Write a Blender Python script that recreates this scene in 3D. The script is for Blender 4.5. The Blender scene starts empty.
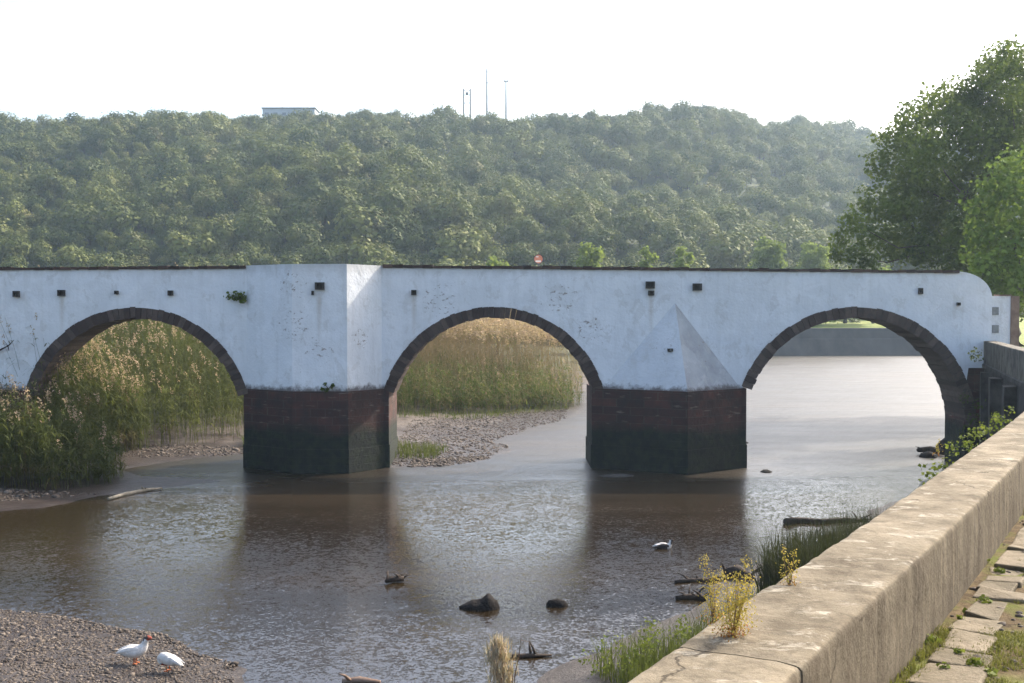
import bpy, bmesh, math, random
import numpy as np
from mathutils import Vector, Matrix, noise as mnoise

random.seed(7)
RNG = np.random.default_rng(11)
scene = bpy.context.scene
COL = scene.collection
R = math.radians
F, EYE, HOR = 1150.0, 6.8, 312.0
PITCH = math.atan((341.5 - HOR) / F)

# ------------------------------------------------------------------ measuring
def ray(px, py):
    u = (px - 512) / F
    v = (341.5 - py) / F
    return Vector((u, math.cos(PITCH) + v * math.sin(PITCH), -math.sin(PITCH) + v * math.cos(PITCH)))

def at_z(px, py, z=0.0):
    d = ray(px, py)
    return d * ((z - EYE) / d.z) + Vector((0, 0, EYE))

def at_y(px, py, y):
    d = ray(px, py)
    return d * (y / d.y) + Vector((0, 0, EYE))

# ------------------------------------------------------------------ object helpers
def tag(o, label=None, cat=None, group=None, kind=None):
    if label: o['label'] = label
    if cat: o['category'] = cat
    if group: o['group'] = group
    if kind: o['kind'] = kind
    return o

def empty(name, loc=(0, 0, 0)):
    o = bpy.data.objects.new(name, None)
    o.location = loc
    COL.objects.link(o)
    return o

def add(name, me, mats, parent=None, loc=None):
    o = bpy.data.objects.new(name, me)
    if not isinstance(mats, (list, tuple)): mats = [mats]
    for m in mats: me.materials.append(m)
    COL.objects.link(o)
    if parent is not None:
        o.parent = parent
        if loc is None:                      # geometry was given in world space
            o.matrix_parent_inverse = Matrix.Translation(-Vector(parent.location))
    if loc is not None: o.location = loc
    return o

def mesh_np(name, verts, quads=None, tris=None, midx_q=None, midx_t=None, smooth=False, attr=None):
    """build a mesh from numpy arrays; attr = {name: per-vertex float array}"""
    me = bpy.data.meshes.new(name)
    v = np.asarray(verts, dtype=np.float32).reshape(-1, 3)
    q = np.zeros((0, 4), int) if quads is None else np.asarray(quads, dtype=np.int32).reshape(-1, 4)
    t = np.zeros((0, 3), int) if tris is None else np.asarray(tris, dtype=np.int32).reshape(-1, 3)
    nl = q.size + t.size
    me.vertices.add(len(v)); me.vertices.foreach_set('co', v.ravel())
    me.loops.add(nl)
    me.loops.foreach_set('vertex_index', np.concatenate([q.ravel(), t.ravel()]).astype(np.int32))
    npoly = len(q) + len(t)
    me.polygons.add(npoly)
    starts = np.concatenate([np.arange(len(q)) * 4, q.size + np.arange(len(t)) * 3]).astype(np.int32)
    me.polygons.foreach_set('loop_start', starts)
    if midx_q is not None or midx_t is not None:
        a = np.concatenate([np.zeros(len(q), int) if midx_q is None else midx_q,
                            np.zeros(len(t), int) if midx_t is None else midx_t]).astype(np.int32)
        me.polygons.foreach_set('material_index', a)
    if smooth:
        me.polygons.foreach_set('use_smooth', np.ones(npoly, bool))
    me.update(calc_edges=True)
    if attr:
        for k, arr in attr.items():
            at = me.attributes.new(k, 'FLOAT', 'POINT')
            at.data.foreach_set('value', np.asarray(arr, dtype=np.float32))
    me.validate()
    return me

class MB:
    """collects polygons for one mesh"""
    def __init__(s): s.v, s.f, s.m = [], [], []
    def poly(s, pts, mi=0):
        n = len(s.v); s.v += [tuple(p) for p in pts]; s.f.append(list(range(n, n + len(pts)))); s.m.append(mi)
    def prism(s, ring, vec, mi=0):
        """closed prism: ring of points extruded along vec"""
        n = len(s.v); k = len(ring); vec = Vector(vec)
        s.v += [tuple(p) for p in ring] + [tuple(Vector(p) + vec) for p in ring]
        s.f.append(list(range(n, n + k))[::-1]); s.m.append(mi)
        s.f.append(list(range(n + k, n + 2 * k))); s.m.append(mi)
        for i in range(k):
            j = (i + 1) % k
            s.f.append([n + i, n + j, n + k + j, n + k + i]); s.m.append(mi)
    def box(s, c, d, mi=0, rz=0.0, jit=0.0):
        cx, cy, cz = c; dx, dy, dz = [x / 2 for x in d]
        cs, sn = math.cos(rz), math.sin(rz)
        n = len(s.v)
        for z in (-dz, dz):
            for x, y in ((-dx, -dy), (dx, -dy), (dx, dy), (-dx, dy)):
                j = [random.uniform(-jit, jit) for _ in range(3)]
                s.v.append((cx + x * cs - y * sn + j[0], cy + x * sn + y * cs + j[1], cz + z + j[2]))
        for f in ((3, 2, 1, 0), (4, 5, 6, 7), (0, 1, 5, 4), (1, 2, 6, 5), (2, 3, 7, 6), (3, 0, 4, 7)):
            s.f.append([n + i for i in f]); s.m.append(mi)
    def tube(s, path, radii, k=7, mi=0, jit=0.0, flat=1.0):
        path = [Vector(p) for p in path]
        if not isinstance(radii, (list, tuple)): radii = [radii] * len(path)
        n0 = len(s.v)
        up = Vector((0, 0, 1))
        for i, p in enumerate(path):
            t = (path[min(i + 1, len(path) - 1)] - path[max(i - 1, 0)]).normalized()
            a = t.cross(up)
            if a.length < 1e-3: a = t.cross(Vector((0, 1, 0)))
            a.normalize(); b = t.cross(a).normalized()
            for j in range(k):
                an = 2 * math.pi * j / k
                r = radii[i] * (1 + random.uniform(-jit, jit))
                s.v.append(tuple(p + a * (math.cos(an) * r) + b * (math.sin(an) * r * flat)))
        for i in range(len(path) - 1):
            for j in range(k):
                jj = (j + 1) % k
                s.f.append([n0 + i * k + j, n0 + i * k + jj, n0 + (i + 1) * k + jj, n0 + (i + 1) * k + j]); s.m.append(mi)
        s.f.append([n0 + j for j in range(k)][::-1]); s.m.append(mi)
        e = n0 + (len(path) - 1) * k
        s.f.append([e + j for j in range(k)]); s.m.append(mi)
    def grid(s, rows, mi=0, closed=False):
        n0 = len(s.v); w = len(rows[0])
        for r in rows: s.v += [tuple(p) for p in r]
        for i in range(len(rows) - 1):
            for j in range(w if closed else w - 1):
                jj = (j + 1) % w
                s.f.append([n0 + i * w + j, n0 + i * w + jj, n0 + (i + 1) * w + jj, n0 + (i + 1) * w + j]); s.m.append(mi)
    def mesh(s, name, smooth=False, weld=0.0, recalc=True):
        me = bpy.data.meshes.new(name)
        me.from_pydata(s.v, [], s.f)
        me.polygons.foreach_set('material_index', s.m)
        if smooth: me.polygons.foreach_set('use_smooth', [True] * len(me.polygons))
        me.update()
        if weld or recalc:
            bm = bmesh.new(); bm.from_mesh(me)
            if weld: bmesh.ops.remove_doubles(bm, verts=bm.verts, dist=weld)
            if recalc: bmesh.ops.recalc_face_normals(bm, faces=bm.faces)
            bm.to_mesh(me); bm.free()
        return me
    def build(s, name, mats, parent=None, loc=None, **kw):
        return add(name, s.mesh(name, **kw), mats, parent, loc)

def merge_np(parts):
    """parts: list of (verts, quads) -> one pair"""
    vs, qs, n = [], [], 0
    for v, q in parts:
        vs.append(v); qs.append(q + n); n += len(v)
    return np.concatenate(vs), np.concatenate(qs)

# ------------------------------------------------------------------ materials
class NT:
    def __init__(s, name):
        s.m = bpy.data.materials.new(name); s.m.use_nodes = True
        s.t = s.m.node_tree; s.t.nodes.clear()
        s.out = s.n('ShaderNodeOutputMaterial')
    def n(s, typ, **kw):
        nd = s.t.nodes.new(typ)
        for k, v in kw.items():
            if k.startswith('i_'):
                key = k[2:]
                key = int(key) if key.isdigit() else key.replace('_', ' ')
                s.set(nd.inputs[key], v)
            else: setattr(nd, k, v)
        return nd
    def set(s, sock, v):
        if isinstance(v, bpy.types.NodeSocket): s.t.links.new(v, sock)
        else:
            if sock.type == 'RGBA' and len(v) == 3: v = (*v, 1)
            sock.default_value = v
    def pos(s, scale=(1, 1, 1), which='Object'):
        tc = s.n('ShaderNodeTexCoord')
        mp = s.n('ShaderNodeMapping', i_Scale=scale)
        s.t.links.new(tc.outputs[which], mp.inputs['Vector'])
        return mp.outputs[0]
    def wpos(s, scale=(1, 1, 1)):
        g = s.n('ShaderNodeNewGeometry')
        mp = s.n('ShaderNodeMapping', i_Scale=scale)
        s.t.links.new(g.outputs['Position'], mp.inputs['Vector'])
        return mp.outputs[0]
    def noise(s, vec, scale=1.0, detail=4, rough=0.55, dist=0.0, color=False):
        nd = s.n('ShaderNodeTexNoise', i_Vector=vec, i_Scale=scale, i_Detail=detail, i_Roughness=rough, i_Distortion=dist)
        return nd.outputs['Color' if color else 'Fac']
    def ramp(s, fac, stops):
        nd = s.n('ShaderNodeValToRGB'); s.set(nd.inputs[0], fac)
        e = nd.color_ramp.elements
        while len(e) < len(stops): e.new(0.5)
        for el, (p, c) in zip(e, stops):
            el.position = p
            el.color = (c, c, c, 1) if isinstance(c, (int, float)) else (*c, 1)
        return nd.outputs[0]
    def mix(s, fac, a, b, mode='MIX'):
        nd = s.n('ShaderNodeMix', data_type='RGBA', blend_type=mode)
        s.set(nd.inputs[0], fac); s.set(nd.inputs[6], a); s.set(nd.inputs[7], b)
        return nd.outputs[2]
    def math(s, op, a, b=0.0, clamp=False):
        nd = s.n('ShaderNodeMath', operation=op, use_clamp=clamp)
        s.set(nd.inputs[0], a); s.set(nd.inputs[1], b)
        return nd.outputs[0]
    def sep(s, vec):
        return s.n('ShaderNodeSeparateXYZ', i_Vector=vec).outputs
    def maprange(s, v, a, b, c=0.0, d=1.0):
        nd = s.n('ShaderNodeMapRange')
        for i, x in enumerate((v, a, b, c, d)): s.set(nd.inputs[i], x)
        return nd.outputs[0]
    def bump(s, h, strength=0.5, dist=0.05):
        return s.n('ShaderNodeBump', i_Strength=strength, i_Distance=dist, i_Height=h).outputs[0]
    def bsdf(s, color, rough=0.8, normal=None, spec=0.3, **kw):
        b = s.n('ShaderNodeBsdfPrincipled')
        s.set(b.inputs['Base Color'], color); s.set(b.inputs['Roughness'], rough)
        s.set(b.inputs['Specular IOR Level'], spec)
        if normal is not None: s.set(b.inputs['Normal'], normal)
        for k, v in kw.items(): s.set(b.inputs[k.replace('_', ' ')], v)
        return b.outputs[0]
    def done(s, shader):
        s.t.links.new(shader, s.out.inputs['Surface']); return s.m

def mat_leaf(name, dark, light, trans=0.35, scale=0.35, rnd=0.5, attr=None, yellow=None):
    k = NT(name)
    n1 = k.noise(k.wpos(), scale, 3)
    oi = k.n('ShaderNodeObjectInfo')
    f = k.math('ADD', k.math('MULTIPLY', k.maprange(n1, .3, .7), 1 - rnd), k.math('MULTIPLY', oi.outputs['Random'], rnd), True)
    if attr:
        at = k.n('ShaderNodeAttribute', attribute_name=attr).outputs['Fac']
        f = k.math('ADD', k.math('MULTIPLY', f, .45), k.math('MULTIPLY', at, .55), True)
    c = k.mix(f, dark, light)
    if yellow:
        c = k.mix(k.maprange(k.noise(k.wpos(), scale * 2.7, 2), .56, .72), c, yellow)
    p = k.bsdf(c, 0.65, spec=0.12)
    t = k.n('ShaderNodeBsdfTranslucent'); k.set(t.inputs[0], k.mix(.5, c, (0.16, 0.2, 0.03)))
    mx = k.n('ShaderNodeMixShader', i_0=trans)
    k.t.links.new(p, mx.inputs[1]); k.t.links.new(t.outputs[0], mx.inputs[2])
    return k.done(mx.outputs[0])

def mat_simple(name, a, b, scale=3.0, rough=.85, bump=.4, bdist=.02, spec=.25, stretch=(1, 1, 1)):
    k = NT(name)
    v = k.wpos(stretch)
    n1 = k.noise(v, scale, 6, .6)
    c = k.mix(k.maprange(n1, .32, .68), a, b)
    return k.done(k.bsdf(c, rough, k.bump(k.noise(v, scale * 3, 6), bump, bdist), spec))

def spots(k, vec, pts):
    """soft mask that is 1 near any of pts (x, y, z, radius)"""
    res = None
    for x, y, z, r in pts:
        d = k.n('ShaderNodeVectorMath', operation='DISTANCE'); k.set(d.inputs[0], vec); d.inputs[1].default_value = (x, y, z)
        f = k.maprange(d.outputs['Value'], r, r * .35)
        res = f if res is None else k.math('MAXIMUM', res, f)
    return res

SPX = [(62 - 512) / 23.0, (320 - 512) / 23.7, (414 - 512) / 23.0, (651 - 512) / 23.0]
def mat_whitewash(name, peel, dirt=0.25, streak=.3, c0=(.68, .69, .70), c1=(.77, .77, .77)):
    k = NT(name)
    v = k.wpos()
    base = k.mix(k.maprange(k.noise(v, .7, 5, .6), .3, .7), c0, c1)
    st = k.noise(k.wpos((2.2, 2.2, .18)), 1.5, 5, .65)
    base = k.mix(k.math('MULTIPLY', k.maprange(st, .5, .78), streak), base, (.42, .41, .38))
    blot = k.noise(v, 2.3, 7, .7)
    base = k.mix(k.math('MULTIPLY', k.maprange(blot, .58, .75), dirt), base, (.48, .44, .39))
    crack = k.noise(v, 3.2, 6, .62, .6)
    cm = k.math('MULTIPLY', k.maprange(k.math('ABSOLUTE', k.math('SUBTRACT', crack, .5)), .012, .004), .0)
    pat = k.noise(k.wpos((1, 1, 1.3)), .55, 8, .62, .3)
    base = k.mix(k.math('MULTIPLY', k.maprange(pat, .50, .53), .26), base, (.58, .58, .57))
    pat2 = k.noise(k.wpos((1.3, 1.3, 1)), 1.1, 8, .68, .5)
    base = k.mix(k.math('MULTIPLY', k.maprange(pat2, .56, .59), .32), base, (.50, .48, .45))
    zz = k.sep(v)[2]
    gn = k.noise(k.wpos((1.2, 1.2, .5)), 2.4, 6, .7)
    gt = k.math('ADD', zz, k.math('MULTIPLY', gn, .9))
    base = k.mix(k.math('MULTIPLY', k.maprange(gt, 8.75, 9.25), .42), base, (.33, .31, .28))
    gb = k.math('SUBTRACT', zz, k.math('MULTIPLY', k.math('SUBTRACT', k.noise(v, 2.6, 7, .7), .45), .8))
    base = k.mix(k.math('MULTIPLY', k.maprange(gb, 3.66, 3.45), .85), base, (.085, .065, .055))
    fl = k.noise(v, 7, 5, .7)
    base = k.mix(k.math('MULTIPLY', k.maprange(fl, .69, .72), .6), base, (.20, .17, .14))
    for dx in SPX:
        d = k.math('ABSOLUTE', k.math('SUBTRACT', k.sep(v)[0], dx))
        sm = k.math('MULTIPLY', k.maprange(k.math('ADD', d, k.math('MULTIPLY', gn, .10)), .20, .06), k.math('MULTIPLY', k.maprange(zz, 7.55, 7.3), k.maprange(zz, 5.3, 7.4)))
        base = k.mix(k.math('MULTIPLY', sm, .40), base, (.36, .27, .17))
    if peel:
        m = spots(k, v, peel)
        pn = k.math('ADD', k.noise(k.wpos((1.0, 1.0, 1.7)), 4.2, 8, .74, .3), k.math('MULTIPLY', m, .16))
        pm = k.math('MULTIPLY', k.maprange(pn, .725, .75), k.maprange(m, 0, .2))
        base = k.mix(k.math('MULTIPLY', pm, .85), base, k.mix(k.noise(v, 6, 2), (.16, .13, .11), (.36, .30, .25)))
    bmp = k.math('ADD', k.noise(v, 9, 5, .6), k.math('MULTIPLY', k.noise(v, 1.6, 3), 2.2))
    return k.done(k.bsdf(base, .9, k.bump(bmp, .5, .04), .15))

def mat_pier(name):
    k = NT(name)
    s = k.sep(k.wpos())
    v2 = k.n('ShaderNodeCombineXYZ'); k.set(v2.inputs[0], k.math('ADD', s[0], k.math('MULTIPLY', s[1], .83))); k.set(v2.inputs[1], s[2])
    br = k.n('ShaderNodeTexBrick', i_Vector=v2.outputs[0], i_Scale=1.0, offset=.5)
    for key, val in (('Color1', (.10, .034, .025)), ('Color2', (.050, .018, .014)), ('Mortar', (.085, .062, .05))): k.set(br.inputs[key], val)
    br.inputs['Mortar Size'].default_value = .012; br.inputs['Brick Width'].default_value = .62; br.inputs['Row Height'].default_value = .34
    br.inputs['Bias'].default_value = .1; br.inputs['Mortar Smooth'].default_value = .4
    w = k.wpos()
    n1 = k.noise(w, 1.2, 6, .65)
    c = k.mix(k.maprange(n1, .35, .7), br.outputs['Color'], (.028, .02, .018))
    c = k.mix(k.math('MULTIPLY', k.maprange(k.noise(k.wpos((1, 1, 5)), 1.4, 4), .62, .72), .5), c, (.22, .18, .15))
    edge = k.math('ADD', s[2], k.math('MULTIPLY', k.math('SUBTRACT', k.noise(w, .8, 5), .5), 1.1))
    alg = k.mix(k.maprange(k.noise(w, 3, 5), .4, .65), (.006, .009, .007), (.014, .021, .009))
    c = k.mix(k.maprange(edge, 2.1, 1.6), c, alg)
    h = k.math('ADD', k.math('MULTIPLY', br.outputs['Fac'], -.7), k.noise(w, 5, 6, .65))
    return k.done(k.bsdf(c, .75, k.bump(h, .8, .06), .3))

def mat_attr_stone(name, a, b, attr='tint', stain=(.05, .04, .035), scale=4):
    k = NT(name)
    at = k.n('ShaderNodeAttribute', attribute_name=attr).outputs['Fac']
    w = k.wpos()
    c = k.mix(at, a, b)
    c = k.mix(k.maprange(k.noise(w, scale, 5, .65), .45, .75), c, stain)
    return k.done(k.bsdf(c, .85, k.bump(k.noise(w, scale * 4, 6, .65), .6, .03), .25))

def mat_concrete(name):
    k = NT(name)
    g = k.n('ShaderNodeNewGeometry')
    w = k.wpos()
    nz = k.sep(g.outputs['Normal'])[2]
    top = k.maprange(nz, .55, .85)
    base = k.mix(k.maprange(k.noise(w, 2.2, 7, .7), .3, .7), (.095, .074, .048), (.32, .265, .185))
    fine = k.noise(w, 38, 5, .75)
    base = k.mix(k.math('MULTIPLY', k.maprange(fine, .52, .72), .55), base, (.10, .075, .05))
    # pale lichen patches on top, stretched across
    lich = k.noise(k.wpos((.9, 1.5, 1)), 5.5, 9, .74, .5)
    pal = k.math('MULTIPLY', k.maprange(lich, .55, .68), k.math('ADD', k.math('MULTIPLY', top, .75), .12))
    base = k.mix(pal, base, (.47, .42, .33))
    # run-off stains down the side
    st = k.noise(k.wpos((7, 7, .35)), 1.3, 5, .6)
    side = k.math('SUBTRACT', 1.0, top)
    base = k.mix(k.math('MULTIPLY', k.math('MULTIPLY', k.maprange(st, .46, .66), .72), side), base, (.075, .055, .036))
    st2 = k.noise(k.wpos((11, 11, .6)), 1.1, 4, .6)
    base = k.mix(k.math('MULTIPLY', k.math('MULTIPLY', k.maprange(st2, .58, .72), .5), side), base, (.42, .34, .23))
    base = k.mix(k.math('MULTIPLY', side, .52), base, (.07, .055, .038))  # whole side toned evenly darker than the top
    wv = k.n('ShaderNodeVectorMath', operation='ADD'); k.set(wv.inputs[0], w)
    sc3 = k.n('ShaderNodeVectorMath', operation='SCALE'); k.set(sc3.inputs[0], k.noise(w, 6, 4, .6, color=True)); sc3.inputs['Scale'].default_value = .25; k.set(wv.inputs[1], sc3.outputs[0])
    cv = k.n('ShaderNodeTexVoronoi', feature='DISTANCE_TO_EDGE', i_Vector=wv.outputs[0], i_Scale=.85)
    ck = k.math('MULTIPLY', k.maprange(cv.outputs['Distance'], .010, .003), k.maprange(k.noise(w, 1.1, 3), .46, .58))
    base = k.mix(k.math('MULTIPLY', ck, .8), base, (.035, .026, .018))
    mot = k.noise(w, 4.2, 5, .62, .8)
    base = k.mix(k.math('MULTIPLY', k.maprange(mot, .53, .68), .55), base, (.085, .068, .044))
    h = k.math('ADD', k.noise(w, 24, 7, .75), k.math('MULTIPLY', k.noise(w, 5, 4), 1.6))
    return k.done(k.bsdf(base, .92, k.bump(h, .7, .02), .15))

def mat_ground():
    k = NT('ground')
    w = k.wpos(); s = k.sep(w)
    grav = k.ramp(k.noise(w, 9, 6, .75), [(.3, (.045, .034, .026)), (.5, (.12, .095, .075)), (.7, (.27, .23, .19))])
    mud = k.mix(k.maprange(k.noise(w, .9, 5, .6), .35, .65), (.038, .025, .018), (.080, .055, .040))
    c = k.mix(k.maprange(k.noise(w, .45, 4, .6), .40, .56), mud, grav)
    soil = k.mix(k.maprange(k.noise(w, .6, 5), .35, .65), (.045, .055, .018), (.12, .11, .05))
    zz = k.math('ADD', s[2], k.math('MULTIPLY', k.math('SUBTRACT', k.noise(w, 1.2, 4), .5), .5))
    c = k.mix(k.maprange(zz, .55, .95), c, soil)
    lawn = k.mix(k.maprange(k.noise(w, .35, 4), .3, .7), (.15, .19, .035), (.26, .28, .06))
    c = k.mix(k.maprange(s[2], 3.6, 4.0), c, lawn)
    wet = k.maprange(zz, .46, .14)
    c = k.mix(k.math('MULTIPLY', wet, .82), c, (.024, .015, .011))
    h = k.math('ADD', k.noise(w, 14, 6, .75), k.math('MULTIPLY', k.noise(w, 3, 4), 1.5))
    return k.done(k.bsdf(c, k.maprange(wet, 0, 1, .9, .35), k.bump(h, .8, .05), .35))

def mat_water():
    k = NT('river_water')
    w = k.wpos((1, 1.0, 1))
    calm = k.maprange(k.noise(k.wpos((.05, .16, 1)), 1.0, 4, .6), .36, .62, .55, 1.0)
    chop = k.maprange(k.sep(k.wpos())[1], 40, 56, 0, 1)        # livelier water upstream of the bridge
    def slope(scale, amp, stretch):
        c = k.noise(k.wpos(stretch), scale, 2, .55, .2, color=True)
        v = k.n('ShaderNodeVectorMath', operation='SUBTRACT'); k.set(v.inputs[0], c); v.inputs[1].default_value = (.5, .5, .5)
        m = k.n('ShaderNodeVectorMath', operation='MULTIPLY'); k.set(m.inputs[0], v.outputs[0]); m.inputs[1].default_value = (amp * .5, amp, 0)
        return m.outputs[0]
    sl = None
    for sc_, am, st in ((1.1, .07, (1.0, 1.5, 1)), (3.6, .17, (1.0, 1.3, 1)), (11.0, .36, (1, 1.1, 1)), (24.0, .30, (1, 1, 1))):
        q = slope(sc_, am, st)
        if sl is None: sl = q
        else:
            ad = k.n('ShaderNodeVectorMath', operation='ADD'); k.set(ad.inputs[0], sl); k.set(ad.inputs[1], q); sl = ad.outputs[0]
    big = slope(.55, .42, (.45, 1.6, 1))
    bsc = k.n('ShaderNodeVectorMath', operation='SCALE'); k.set(bsc.inputs[0], big); k.set(bsc.inputs['Scale'], chop)
    ad0 = k.n('ShaderNodeVectorMath', operation='ADD'); k.set(ad0.inputs[0], sl); k.set(ad0.inputs[1], bsc.outputs[0]); sl = ad0.outputs[0]
    scl = k.n('ShaderNodeVectorMath', operation='SCALE'); k.set(scl.inputs[0], sl); k.set(scl.inputs['Scale'], calm)
    ad = k.n('ShaderNodeVectorMath', operation='ADD'); k.set(ad.inputs[0], scl.outputs[0]); ad.inputs[1].default_value = (0, 0, 1)
    bm = k.n('ShaderNodeVectorMath', operation='NORMALIZE'); k.set(bm.inputs[0], ad.outputs[0])
    col = k.mix(k.maprange(k.noise(k.wpos((.06, .16, 1)), 1.0, 4), .35, .65), (.016, .0105, .0045), (.028, .0178, .0078))
    return k.done(k.bsdf(col, k.math('ADD', k.maprange(calm, .55, 1, .12, .19), k.math('MULTIPLY', chop, .28)), bm.outputs[0], .8, IOR=1.5))

M = {}
M['ground'] = mat_ground()
M['water'] = mat_water()
M['pier'] = mat_pier('dark_red_stone')
M['ring'] = mat_attr_stone('arch_stone', (.052, .033, .028), (.12, .085, .068))
M['coping'] = mat_attr_stone('coping_brick', (.035, .022, .018), (.10, .06, .045))
M['concrete'] = mat_concrete('quay_concrete')
M['dark_hole'] = mat_simple('spout_stone', (.03, .027, .025), (.07, .06, .052), 8)
M['wallstone'] = mat_simple('river_wall_stone', (.025, .022, .02), (.085, .075, .065), 1.6, bump=.8, bdist=.06)
M['farwall'] = mat_simple('stained_shaded_coping', (.045, .038, .03), (.17, .15, .115), 2.2, bump=.7, bdist=.04)  # stained coping, with river-side shade also put into its darker colour
M['embank'] = mat_simple('embankment_concrete', (.05, .048, .046), (.10, .095, .09), .35, bump=.5, bdist=.05, stretch=(1, 1, .6))
M['plate'] = mat_simple('grey_plate', (.20, .20, .20), (.30, .30, .29), 6)
M['brownstone'] = mat_simple('brown_quoin', (.16, .10, .075), (.26, .18, .13), 3)
M['bark'] = mat_simple('bark', (.035, .027, .018), (.085, .07, .05), 3, bump=.9, bdist=.04, stretch=(1, 1, .3))
M['driftwood'] = mat_simple('driftwood', (.018, .013, .010), (.065, .045, .032), 5, bump=.9, bdist=.03)
M['palewood'] = mat_simple('pale_wood', (.13, .11, .075), (.30, .26, .20), 5, bump=.6, bdist=.02)
M['mosswood'] = mat_simple('moss_wood', (.16, .19, .04), (.38, .36, .24), 1.6, bump=.6, bdist=.02)
M['rock'] = mat_simple('wet_black_rock', (.012, .010, .009), (.022, .018, .016), 4, rough=.8, spec=.08, bump=.9, bdist=.04)
M['metal'] = mat_simple('mast_metal', (.07, .07, .075), (.11, .11, .115), 2, rough=.6, bump=.1)
M['far_white'] = mat_simple('far_render', (.42, .45, .50), (.52, .55, .60), .3, bump=.1)
M['far_glass'] = mat_simple('hazed_window', (.20, .22, .26), (.26, .28, .32), .5, rough=.3, bump=.05)  # distance haze put into the window colour by paling it
M['hill'] = mat_simple('hill_scrub', (.022, .034, .011), (.045, .06, .02), .09, bump=.6, bdist=.5)
M['leaf_hill'] = mat_leaf('hill_foliage', (.030, .054, .015), (.19, .20, .05), .16, .05, .6, yellow=(.17, .155, .055))
M['leaf_plane'] = mat_leaf('plane_foliage', (.022, .046, .009), (.15, .20, .032), .42, .45, 0)
M['leaf_bright'] = mat_leaf('bright_foliage', (.05, .11, .014), (.19, .27, .045), .45, .6, 0)
M['leaf_river'] = mat_leaf('riverside_foliage', (.13, .19, .035), (.30, .36, .085), .5, .4, .6)
M['reed'] = mat_leaf('reed_leaf', (.024, .037, .009), (.15, .16, .04), .35, .22, 0, attr='tint', yellow=(.15, .10, .04))
M['reed_green'] = mat_leaf('green_reed_leaf', (.032, .060, .009), (.14, .185, .038), .4, .3, 0, attr='tint')
M['reed_tan'] = mat_leaf('tan_reed_leaf', (.17, .12, .05), (.42, .30, .17), .45, .25, 0, attr='tint')
M['plume'] = mat_leaf('reed_plume', (.36, .24, .15), (.66, .48, .33), .4, .8, 0, attr='tint')
M['grass'] = mat_leaf('bank_grass', (.035, .048, .014), (.12, .13, .04), .35, 1.5, 0, attr='tint')
M['sedge'] = mat_leaf('dark_sedge', (.018, .018, .012), (.060, .055, .036), .15, 1.5, 0, attr='tint')
M['moss_grass'] = mat_leaf('path_grass', (.09, .085, .022), (.24, .21, .06), .35, 4, 0, attr='tint')
M['weed_green'] = mat_leaf('weed_leaf', (.07, .11, .018), (.20, .22, .045), .4, 4, 0)
M['weed_yellow'] = mat_leaf('yellow_weed_leaf', (.42, .30, .05), (.62, .46, .12), .4, 18, 0)
M['weed_red'] = mat_leaf('red_weed_leaf', (.30, .09, .03), (.42, .18, .05), .35, 18, 0)
M['dry'] = mat_leaf('dry_plume', (.34, .24, .15), (.76, .62, .45), .3, 14, 0, attr='tint')
M['drystem'] = mat_simple('dry_stem', (.13, .08, .05), (.26, .17, .10), 12, bump=.2)
M['feather'] = mat_simple('white_feather', (.50, .47, .43), (.72, .70, .67), 14, bump=.7, bdist=.01)
M['feather_dark'] = mat_simple('dark_feather', (.035, .028, .026), (.07, .055, .05), 10, bump=.3, bdist=.01)
M['orange_leg'] = mat_simple('orange_leg', (.38, .10, .035), (.48, .15, .05), 10, bump=.2)
M['red_face'] = mat_simple('red_face', (.20, .045, .03), (.30, .08, .05), 20, bump=.3)
M['sign'] = mat_simple('sign_face', (.50, .17, .10), (.60, .26, .17), 9, bump=.05)
M['plume_sign'] = mat_simple('sign_pale', (.70, .62, .55), (.78, .70, .64), 9, bump=.05)
M['sign_rim'] = mat_simple('sign_rim', (.10, .08, .09), (.14, .12, .12), 6, bump=.05)

# ------------------------------------------------------------------ sun, sky, camera
SUN_EL, SUN_AZ = 38.0, 50.0            # azimuth measured clockwise from +Y (the view direction) towards +X
world = bpy.data.worlds.new("World"); scene.world = world; world.use_nodes = True
wt = world.node_tree; wt.nodes.clear()
sky = wt.nodes.new('ShaderNodeTexSky'); sky.sky_type = 'NISHITA'; sky.sun_disc = False
sky.sun_elevation = R(SUN_EL); sky.sun_rotation = R(SUN_AZ)
sky.air_density = 1.0; sky.dust_density = 4.5; sky.ozone_density = 1.2
bg = wt.nodes.new('ShaderNodeBackground'); bg.inputs[1].default_value = 0.15
wo = wt.nodes.new('ShaderNodeOutputWorld')
wt.links.new(sky.outputs[0], bg.inputs[0]); wt.links.new(bg.outputs[0], wo.inputs[0])
ld = bpy.data.lights.new('sun', 'SUN'); ld.energy = 2.9; ld.angle = R(.6); ld.color = (1.0, .93, .82)
sun = bpy.data.objects.new('sun', ld); COL.objects.link(sun)
to_sun = Vector((math.sin(R(SUN_AZ)) * math.cos(R(SUN_EL)), math.cos(R(SUN_AZ)) * math.cos(R(SUN_EL)), math.sin(R(SUN_EL))))
sun.rotation_euler = to_sun.to_track_quat('Z', 'Y').to_euler(); sun.location = to_sun * 300

cd = bpy.data.cameras.new('camera'); cam = bpy.data.objects.new('camera', cd); COL.objects.link(cam)
cd.sensor_width = 36; cd.lens = F / 1024 * 36; cd.clip_start = .1; cd.clip_end = 6000
cam.location = (0, 0, EYE); cam.rotation_euler = (R(90) - PITCH, 0, 0)
scene.camera = cam
vs = scene.view_settings
vs.view_transform = 'Standard'; vs.look = 'None'; vs.gamma = 1; vs.use_curve_mapping = False
vs.exposure = 1.45
scene.cycles.use_denoising = True
scene.cycles.volume_bounces = 1
scene.cycles.max_bounces = 6
scene.cycles.sample_clamp_indirect = 6

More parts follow.
